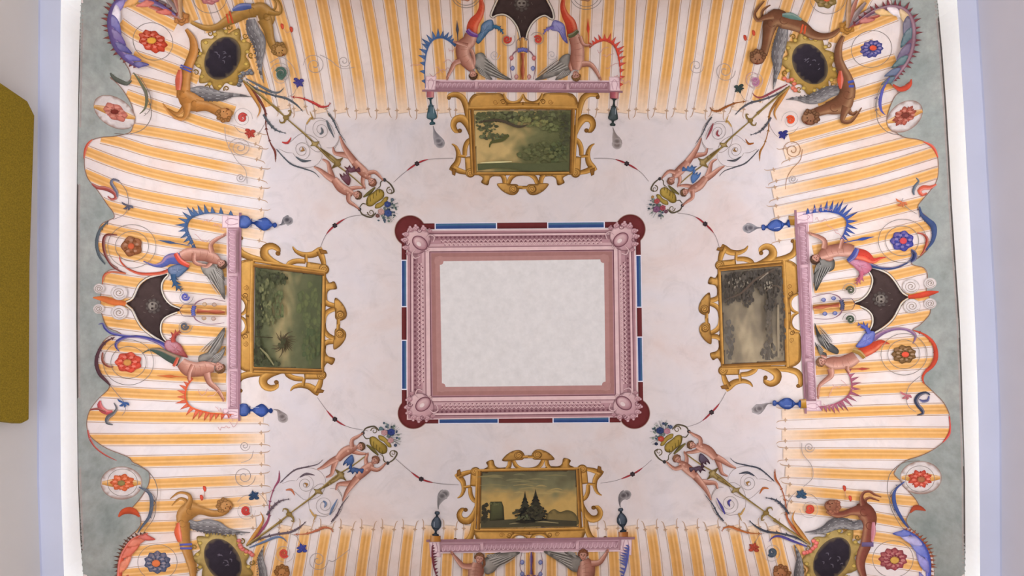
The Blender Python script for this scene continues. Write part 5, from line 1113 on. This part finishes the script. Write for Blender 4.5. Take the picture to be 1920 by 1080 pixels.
rosette('red eight-petal flower on a pale oval, right edge near the bottom', (1723,897), 24, 18, 0, 8, C('#d8503c'), C('#a86a48'), [27], ((2,-2), 39, 31), .5)
rosette('mauve rosette with small yellow heart, lower right corner', (1674,1048), 28, 22, 0, 11, C('#a44a54'), C('#d0a050'), [38])
rosette('mauve and red flower cut by the top edge, upper left', (394,-3), 20, 13, 0, 7, C('#c07478'), C('#8a5aa0'), [31])
rosette('red and olive flower cut by the top edge, upper right', (1548,0), 22, 17, 0, 7, C('#8a7440'), C('#e0603c'), [33])
rosette('flower ring cut by the top edge, left of the top shield', (874,-9), 16, 13, 0, 7, C('#b87a60'), None, [27, 22])
rosette('flower ring cut by the top edge, right of the top shield', (1099,-9), 16, 13, 0, 7, C('#a87a60'), None, [30, 24])

def edge_leaf(label, pts, w, col, teeth, length, side, strands, outer=None, name='rim_leaf'):
    t = thing(name, label, 'acanthus leaf', 'leaves along the awning edge', at=pts[len(pts)//2])
    if outer is not None: P = Part(None); P.comb(pts, [1, 3, 3, 1], outer, mixc(outer, '#2a1410', .4), int(teeth*1.7), length*.42 + max(w)/2, -side); P.build('outer_teeth', t)
    P = Part(None); P.rib(pts, [v*.68 for v in w], col, mixc(col, '#201830', .45), mixc(col, '#f0d0d0', .25)); P.build('rib', t)
    P = Part(None); D = spline(np.array(pts, float), 8); n = len(D)
    for i, sc_ in enumerate(strands):
        u = (i+.6)/len(strands); k = int(u*(n-1)); d = D[min(k+1, n-1)] - D[max(k-1, 0)]; d /= np.linalg.norm(d)+1e-9; nn = np.array([-d[1], d[0]])*side
        l = length*(1.05+.55*math.sin(math.pi*u)); c = C(sc_); P.blob([D[k] - d*l*.25, D[k] + nn*l*.5 + d*l*.15, D[k] + nn*l*.75 + d*l*1.05, D[k] + nn*l*.2 + d*l*.6, D[k] + d*l*.4], c, mixc(c, '#241c30', .35), 1.8, mixc(c, '#fff0f0', .2))
    P.build('lobes', t)
edge_leaf('large violet and red acanthus leaf curling round the upper left flower', [(335,33),(300,12),(262,2),(232,8),(219,30),(217,58),(226,90),(246,115),(268,131)], [6,12,18,20,24,24,22,16,4], C('#6e5a8c'), 15, 18, -1,
   ['#d0604c', '#d8705a', '#e0a050', '#8a7ab8', '#e8dce4', '#6a64a4', '#6f5a94', '#4f4a8a', '#6a62a8', '#55508e'], C('#8a4a44'))
edge_leaf('red acanthus leaf rising on the lower left rim', [(224,1110),(227,1080),(230,1050),(240,1026),(255,1008),(280,998)], [12,14,14,12,8,3], C('#d0583a'), 12, 18, 1, ['#dc6440', '#e07a50', '#d8603c', '#dc6e48', '#c8503a'], C('#6a4638'))
edge_leaf('large maroon and teal acanthus leaf curling round the upper right flower', [(1598,50),(1630,28),(1662,20),(1688,28),(1700,52),(1700,85),(1692,115),(1676,140),(1665,158)], [6,10,16,22,26,26,22,16,5], C('#7c5464'), 15, 18, 1,
   ['#c0685c', '#e0b470', '#efe0e0', '#e0bc84', '#6a6478', '#4c6a70', '#6a5a78', '#4c6e70', '#50607c', '#4a6670'], C('#8c4448'))
edge_leaf('blue and orange acanthus leaf rising on the lower right rim', [(1735,1110),(1737,1080),(1736,1048),(1728,1024),(1712,1004),(1690,990)], [12,14,16,14,10,3], C('#4f5cb0'), 12, 20, -1, ['#7a7ac0', '#8a84c4', '#6a74c0', '#b0a8d4', '#5a68b8'], C('#a85a3a'))
def scroll(label, strokes, cat='scroll', name='edge_scroll', at=None):
    t = thing(name, label, cat, 'small scrolls and sprigs of the awning', at=at or strokes[0][0][0])
    for i, (pts, w, c) in enumerate(strokes):
        c = C(c); P = Part(None)
        if isinstance(w, tuple): P.leaf(pts, list(w[0]), c, mixc(c, '#201418', .45), w[1], w[2])
        else: P.rib(pts, w, c, mixc(c, '#201418', .4), mixc(c, '#f4dcd0', .25))
        P.build('stroke' if max(w[0] if isinstance(w, tuple) else w) < 3 else 'leaf', t)
scroll('dark red rim scroll around the brown rosette, left edge', [([(222,441),(202,441),(196,455),(200,478),(214,500),(238,513)], [2,5,6,5,4,2], '#7a3a34'), ([(206,415),(190,432),(184,455),(188,478),(200,496)], ([2,5,6,5,2], 8, 6), '#5a6268')])
scroll('orange rim line under the brown rosette, left edge', [([(238,513),(215,510),(202,513),(196,520),(194,533)], [3,3,4,4,1], '#c8603c')])
scroll('brown rim scroll around the red rosette, left edge', [([(218,632),(200,642),(188,660),(184,680),(190,700),(203,714),(210,722)], ([2,4,6,7,7,5,2], 9, 7), '#5a3a40'), ([(196,660),(196,676),(206,686),(216,687)], [3,5,4,2], '#8a4a3a')])
scroll('blue pointed rim stroke below the left shield, left edge', [([(188,608),(196,606),(200,614),(212,624),(235,629),(255,630)], [1,3,5,5,4,3], '#4a4a90')])
scroll('grey green curling leaf on the surround, upper left edge', [([(209,138),(216,147),(228,154),(240,158),(249,152)], ([3,7,8,7,2], 5, 7), '#5f6258')])
scroll('red touch on the scalloped rim between ovals, upper left edge', [([(175,262),(166,271),(161,284),(159,298)], [2,5,5,2], '#cc5a40')])
scroll('red rim line at the widest scallop, lower left edge', [([(166,806),(170,822),(180,838),(198,852),(220,863)], [3,4,3,3,1], '#b84a40')])
scroll('red tongue leaf on the surround, lower left edge', [([(224,968),(232,959),(245,956),(256,960),(263,968)], ([3,10,13,10,3], 4, 5), '#c0502f')])
scroll('red tongue leaf on the surround, upper right edge', [([(1700,153),(1697,163),(1688,170),(1677,171),(1666,163)], ([2,8,10,8,3], 4, 5), '#c04a34')])
scroll('red tongue leaf on the surround, lower right edge', [([(1733,956),(1722,951),(1712,951),(1704,960)], ([2,9,9,3], 5, 6), '#a8482e')])
scroll('blue toothed rim leaf above the blue rosette, right edge', [([(1721,388),(1724,402),(1736,414),(1746,424),(1748,440),(1743,456),(1732,470)], ([2,6,10,12,9,6,2], 9, 8), '#44547c'), ([(1716,437),(1728,440),(1735,450),(1730,468),(1722,480)], [2,4,6,4,2], '#a84838')])
scroll('dark blue curl under the blue rosette, right edge', [([(1705,468),(1713,476),(1711,487),(1704,492)], [3,6,6,2], '#3c4470')])
scroll('red rim leaf around the brown rosette, right edge', [([(1710,619),(1732,628),(1748,645),(1752,668),(1745,685),(1732,697),(1727,708),(1730,720)], ([2,4,7,9,8,5,4,1], 7, 7), '#c44a34')])
scroll('red touch on the scalloped rim between ovals, upper right edge', [([(1730,266),(1744,273),(1752,283),(1757,296)], [2,5,5,2], '#dc5840')])
scroll('red rim line at the widest scallop, lower right edge', [([(1778,780),(1780,800),(1777,815),(1766,829)], [2,3,5,2], '#cc4034')])
for lab, pts, st in (('red and slate double curl, left edge above the brown rosette', [([(174,345),(184,352),(196,353),(208,357),(217,364),(218,372),(210,374),(203,368)], [4,6,8,8,7,6,4,2], '#a85048'), ([(225,340),(214,337),(210,343),(215,352),(221,362),(221,370)], [3,5,6,6,5,2], '#6a6a7c')], 0),
                     ('red and grey double curl, left edge below the red rosette', [([(190,751),(188,758),(192,767),(203,773),(212,770)], [3,9,11,9,3], '#c8585c'), ([(215,755),(220,765),(214,775),(204,782),(202,792),(213,796)], [2,4,6,8,6,2], '#66666a'), ([(170,768),(185,766),(200,772)], [3,4,3], '#9a4a44')], 0),
                     ('red and slate double curl, right edge above the blue rosette', [([(1754,346),(1742,352),(1730,352),(1722,358),(1728,366),(1736,362)], [3,7,9,8,6,3], '#d8644a'), ([(1716,334),(1721,340),(1714,350),(1711,360),(1713,366)], [2,4,6,5,2], '#5c6672')], 0),
                     ('dark blue double curl, right edge below the brown rosette', [([(1742,740),(1734,736),(1722,740),(1716,750),(1720,760),(1727,768),(1729,775),(1718,778)], [3,5,7,8,7,7,5,2], '#3c4258'), ([(1740,742),(1738,750),(1728,752),(1722,748)], [3,5,5,2], '#5a5c88')], 0)):
    scroll(lab, pts)
# flames and paired spirals at the tips of the side shields
for lab, pts, sp_ in (('orange flame tuft with four white spirals at the tip of the left shield', [([(238,569),(215,566),(195,560),(177,558)], ([8,12,10,2], 5, 8), '#d0703c')], [(189,541,11),(188,579,11),(226,549,16),(226,586,16)]),
                      ('red flame tuft with four white spirals at the tip of the right shield', [([(1701,557),(1722,554),(1740,550),(1758,547)], ([6,10,10,2], 5, 7), '#cc4a34')], [(1742,531,12),(1742,569,12),(1706,537,16),(1708,574,16)])):
    t = thing('flame_tuft', lab, 'painted tuft', 'tufts at the shield tips', at=pts[0][0][0])
    for p_, w, c in pts: P = Part(None); P.leaf(p_, list(w[0]), C(c), mixc(C(c), '#4a2010', .35), w[1], w[2]); P.build('flame', t)
    for x, y, r in sp_: P = Part(None); P.disc((x,y), r, r*.85, '#dccfcb', '#b8a8a0', 1.2, n=16); P.spiral((x,y), r*.78, 1.5, 30, 2.2, [1, 1.3, 2], '#9c8a7c', flat=.85); P.build('spiral', t)
# curled buds and hair thin spirals scattered over the stripes
def curl(label, c, r, turns, col, a0=0, core=None, flat=1.0, tailp=None):
    t = thing('thin_spiral', label, 'spiral', 'thin drawn spirals on the awning', at=c); P = Part(None)
    if tailp: P.rib(tailp, [1.3, 1.2, .9], col)
    P.spiral(c, r, r*.12, a0, turns, [1.1, 1.2, 1.6], col, flat=flat); P.build('line', t)
    if core is not None: P = Part(None); P.spiral(c, r*.5, r*.06, a0, 1.5, [r*.22, r*.28, r*.16], core, mixc(core, '#201010', .35)); P.build('bud', t)
TH = '#a99c98'
curl('thin spiral with green bud right of the upper left creature', (529,139), 21, 1.5, TH, 200, C('#4c6458'), 1, [(508,120),(530,110),(550,125),(560,150)])
curl('thin spiral at the foot of stripes, right of the violet bud, upper left', (590,123), 21, 1.9, TH, 180, None, 1, [(600,103),(618,112),(640,128),(665,126)])
curl('smaller thin spiral between stripes, left of the top beam', (645,115), 12, 1.6, TH)
curl('thin spiral at the foot of stripes, left of the dark sprig, upper right', (1359,133), 20, 1.9, TH, 0)
curl('smaller thin spiral between stripes, right of the top beam', (1305,124), 15, 1.6, TH)
curl('thin spiral above the left beam near the awning fringe', (452,278), 21, 2.2, TH, 180, None, .9, [(424,240),(428,268),(445,300),(462,320),(465,345)])
curl('tiny thin spiral above the left beam below the larger one', (453,334), 9, 1.8, TH)
curl('thin spiral over the stripes below the left beam', (458,893), 21, 2.0, TH, 0, None, 1, [(475,845),(470,860),(452,868)])
curl('tiny thin spiral over the stripes below the left urn', (459,836), 10, 1.8, TH)
curl('thin spiral with cord over the stripes above the right beam', (1486,282), 18, 2.0, '#a87a58', 180, None, 1, [(1504,280),(1500,300),(1484,318),(1475,335),(1472,355)])
curl('tiny thin spiral over the stripes above the right beam', (1486,336), 9, 1.8, TH)
curl('thin spiral with cord over the stripes below the right beam', (1516,838), 10, 1.8, TH, 0, None, 1, [(1502,830),(1504,850),(1520,872),(1522,895),(1505,912)])
curl('thin spiral above the cut creature, bottom left', (596,1050), 20, 1.8, TH, 0, None, 1, [(616,1050),(625,1052),(640,1042),(655,1030)])
curl('pale rose curled bud above the upper right cameo foliage', (1412,148), 18, 1.8, '#c09aa0')
curl('thin spiral beside the inner corner of the top shield, left', (928,106), 10, 1.6, '#bdb0b0'); curl('thin spiral beside the inner corner of the top shield, right', (1034,106), 10, 1.6, '#bdb0b0')
for lab, c, a0, col in (('red curled bud beside the left flank of the top shield tip', (951,77), -30, '#c8443a'), ('red curled bud beside the right flank of the top shield tip', (1008,77), 210, '#c8443a'),
                        ('violet curled bud above the left shield candelabrum', (353,556), 0, '#5a5aa4'), ('grey curled bud below the left shield candelabrum', (349,611), 0, '#5a5a60'),
                        ('olive curled bud above the right shield candelabrum', (1591,544), 180, '#5a5a48'), ('dark green curled bud below the right shield candelabrum', (1591,599), 180, '#44503e')):
    curl(lab, c, 15, 1.3, '#9a8e88', a0, C(col))
for lab, c, col, cord in (('small slate sprig on a curved cord, left edge above the brown rosette', (243,386), '#5c5a68', [(226,340),(240,360),(243,384),(236,402),(215,412)]),
                    ('small blue sprig on a straight cord, left edge below the red rosette', (236,754), '#3f5a8c', [(210,722),(225,740),(236,754),(238,768),(232,778)]),
                    ('small orange sprig on a curved cord, right edge above the blue rosette', (1688,380), '#c87048', [(1690,372),(1688,380),(1700,392),(1716,402)]),
                    ('small pink sprig on a curved cord, right edge below the brown rosette', (1697,740), '#b86a70', [(1722,705),(1703,722),(1697,740),(1700,760),(1715,772)])):
    t = thing('hanging_sprig', lab, 'sprig', 'small sprigs on cords', at=c); P = Part(None); P.rib(cord, [1.1, 1.3, .9], '#8c8280'); P.build('cord', t)
    P = Part(None)
    for k in range(3): a = -.6 + k*.9 + math.pi*.3; P.rib([c, (c[0]+7*math.cos(a), c[1]+6*math.sin(a)), (c[0]+12*math.cos(a+.3), c[1]+9*math.sin(a+.3))], [2, 5, .8], col, mixc(C(col), '#202028', .4))
    P.rib([c, (c[0]-8, c[1]-3), (c[0]-12, c[1]-7)], [2, 4, .8], col); P.build('leaflets', t)
for lab, p_, q_ in (('pair of red buds beside the upper left creature', (530,50), (547,56)), ('pair of red buds beside the upper right creature', (1397,71), (1413,62)), ('pair of red buds above the lower left creature', (384,916), (381,931)), ('pair of red buds above the lower right creature', (1583,915), (1589,931))):
    t = thing('red_buds', lab, 'buds', 'pairs of red buds', at=p_)
    P = Part(None); m = ((p_[0]+q_[0])/2, (p_[1]+q_[1])/2+9); P.rib([p_, m, q_], .9, '#c09080'); P.build('stem', t)
    for c in (p_, q_): P = Part(None); P.blob([(c[0]-3,c[1]-5),(c[0]+2,c[1]-4),(c[0]+3,c[1]+3),(c[0],c[1]+6),(c[0]-3,c[1]+1)], '#d8543c', '#9a3a2c', 1.2); P.build('bud', t)
# slim leaves arching from the rim ovals
for lab, pts, w, col in (('slim green and red leaf arching below the upper left leaf curl', [(257,140),(270,158),(281,182),(279,205),(268,217)], [2,5,6,4,1], '#6c6a52'), ('slim slate leaf arching below the pale oval, lower left', [(264,911),(283,922),(288,940),(284,965),(270,985),(262,997)], [2,6,7,6,4,2], '#5c6474'),
                         ('slim blue leaf arching below the upper right leaf curl', [(1660,150),(1648,170),(1642,195),(1645,212),(1652,219)], [2,5,6,4,1], '#5a58a0'), ('slim blue leaf arching below the pale oval, lower right', [(1692,901),(1676,915),(1672,930),(1676,950),(1690,975),(1700,988)], [2,4,7,7,5,2], '#46558c')):
    t = thing('slim_leaf', lab, 'leaf', 'slim leaves below the rim ovals', at=pts[2]); c = C(col); P = Part(None); P.leaf(pts, w, c, mixc(c, '#181818', .4), 4, 6); P.build('blade', t)
    P = Part(None); s_ = -1 if pts[0][0] < 960 else 1; P.rib([(x - s_*8, y + 4) for x, y in pts], [.9, 1.2, .9], '#7c7068'); P.build('tendril', t)
for lab, pts in (('thin loop line round the pale oval, upper left', [(222,253),(250,254),(275,245),(288,228),(290,210),(284,190),(272,165)]), ('thin loop line round the pale oval, lower left', [(250,868),(275,878),(292,895),(299,918),(295,940),(285,955)]),
                 ('thin loop line round the pale oval, upper right', [(1683,257),(1658,252),(1640,235),(1635,210),(1640,180),(1655,155)]), ('thin loop line round the pale oval, lower right', [(1720,862),(1690,866),(1668,882),(1660,905),(1662,930),(1675,960)])):
    t = thing('loop_line', lab, 'painted line', 'thin loop lines of the rim', at=pts[0]); P = Part(None); P.rib(pts, [1.2, 1.5, 1.0], '#7c7068'); P.build('line', t)

# faint pink sketched squiggles beside the crests
R = random.Random(5)
for lab, cs in (('faint pink sketched squiggles beside the crests of the left beam', [(372,440),(385,418),(405,425),(378,728),(395,740),(405,762),(418,770),(430,792),(410,800)]), ('faint pink sketched squiggles beside the crests of the right beam', [(1520,390),(1535,385),(1528,412),(1548,420),(1560,432),(1575,712),(1560,720),(1538,755),(1550,745)]),
                ('faint pink sketched squiggles beside the crests of the top beam', [(842,95),(818,130),(806,140),(832,120),(770,125),(1118,98),(1135,130),(1150,145),(1162,152),(1128,108)])):
    t = thing('sketch_line', lab, 'painted line', 'faint sketch lines', at=cs[0])
    for c in cs:
        P = Part(None); x, y = c; pts = [(x, y)]
        for k in range(6): x += R.uniform(1, 6); y += R.uniform(-6, 6); pts.append((x, y))
        P.rib(pts, 1.0, '#cf9a96'); P.build('squiggle', t)
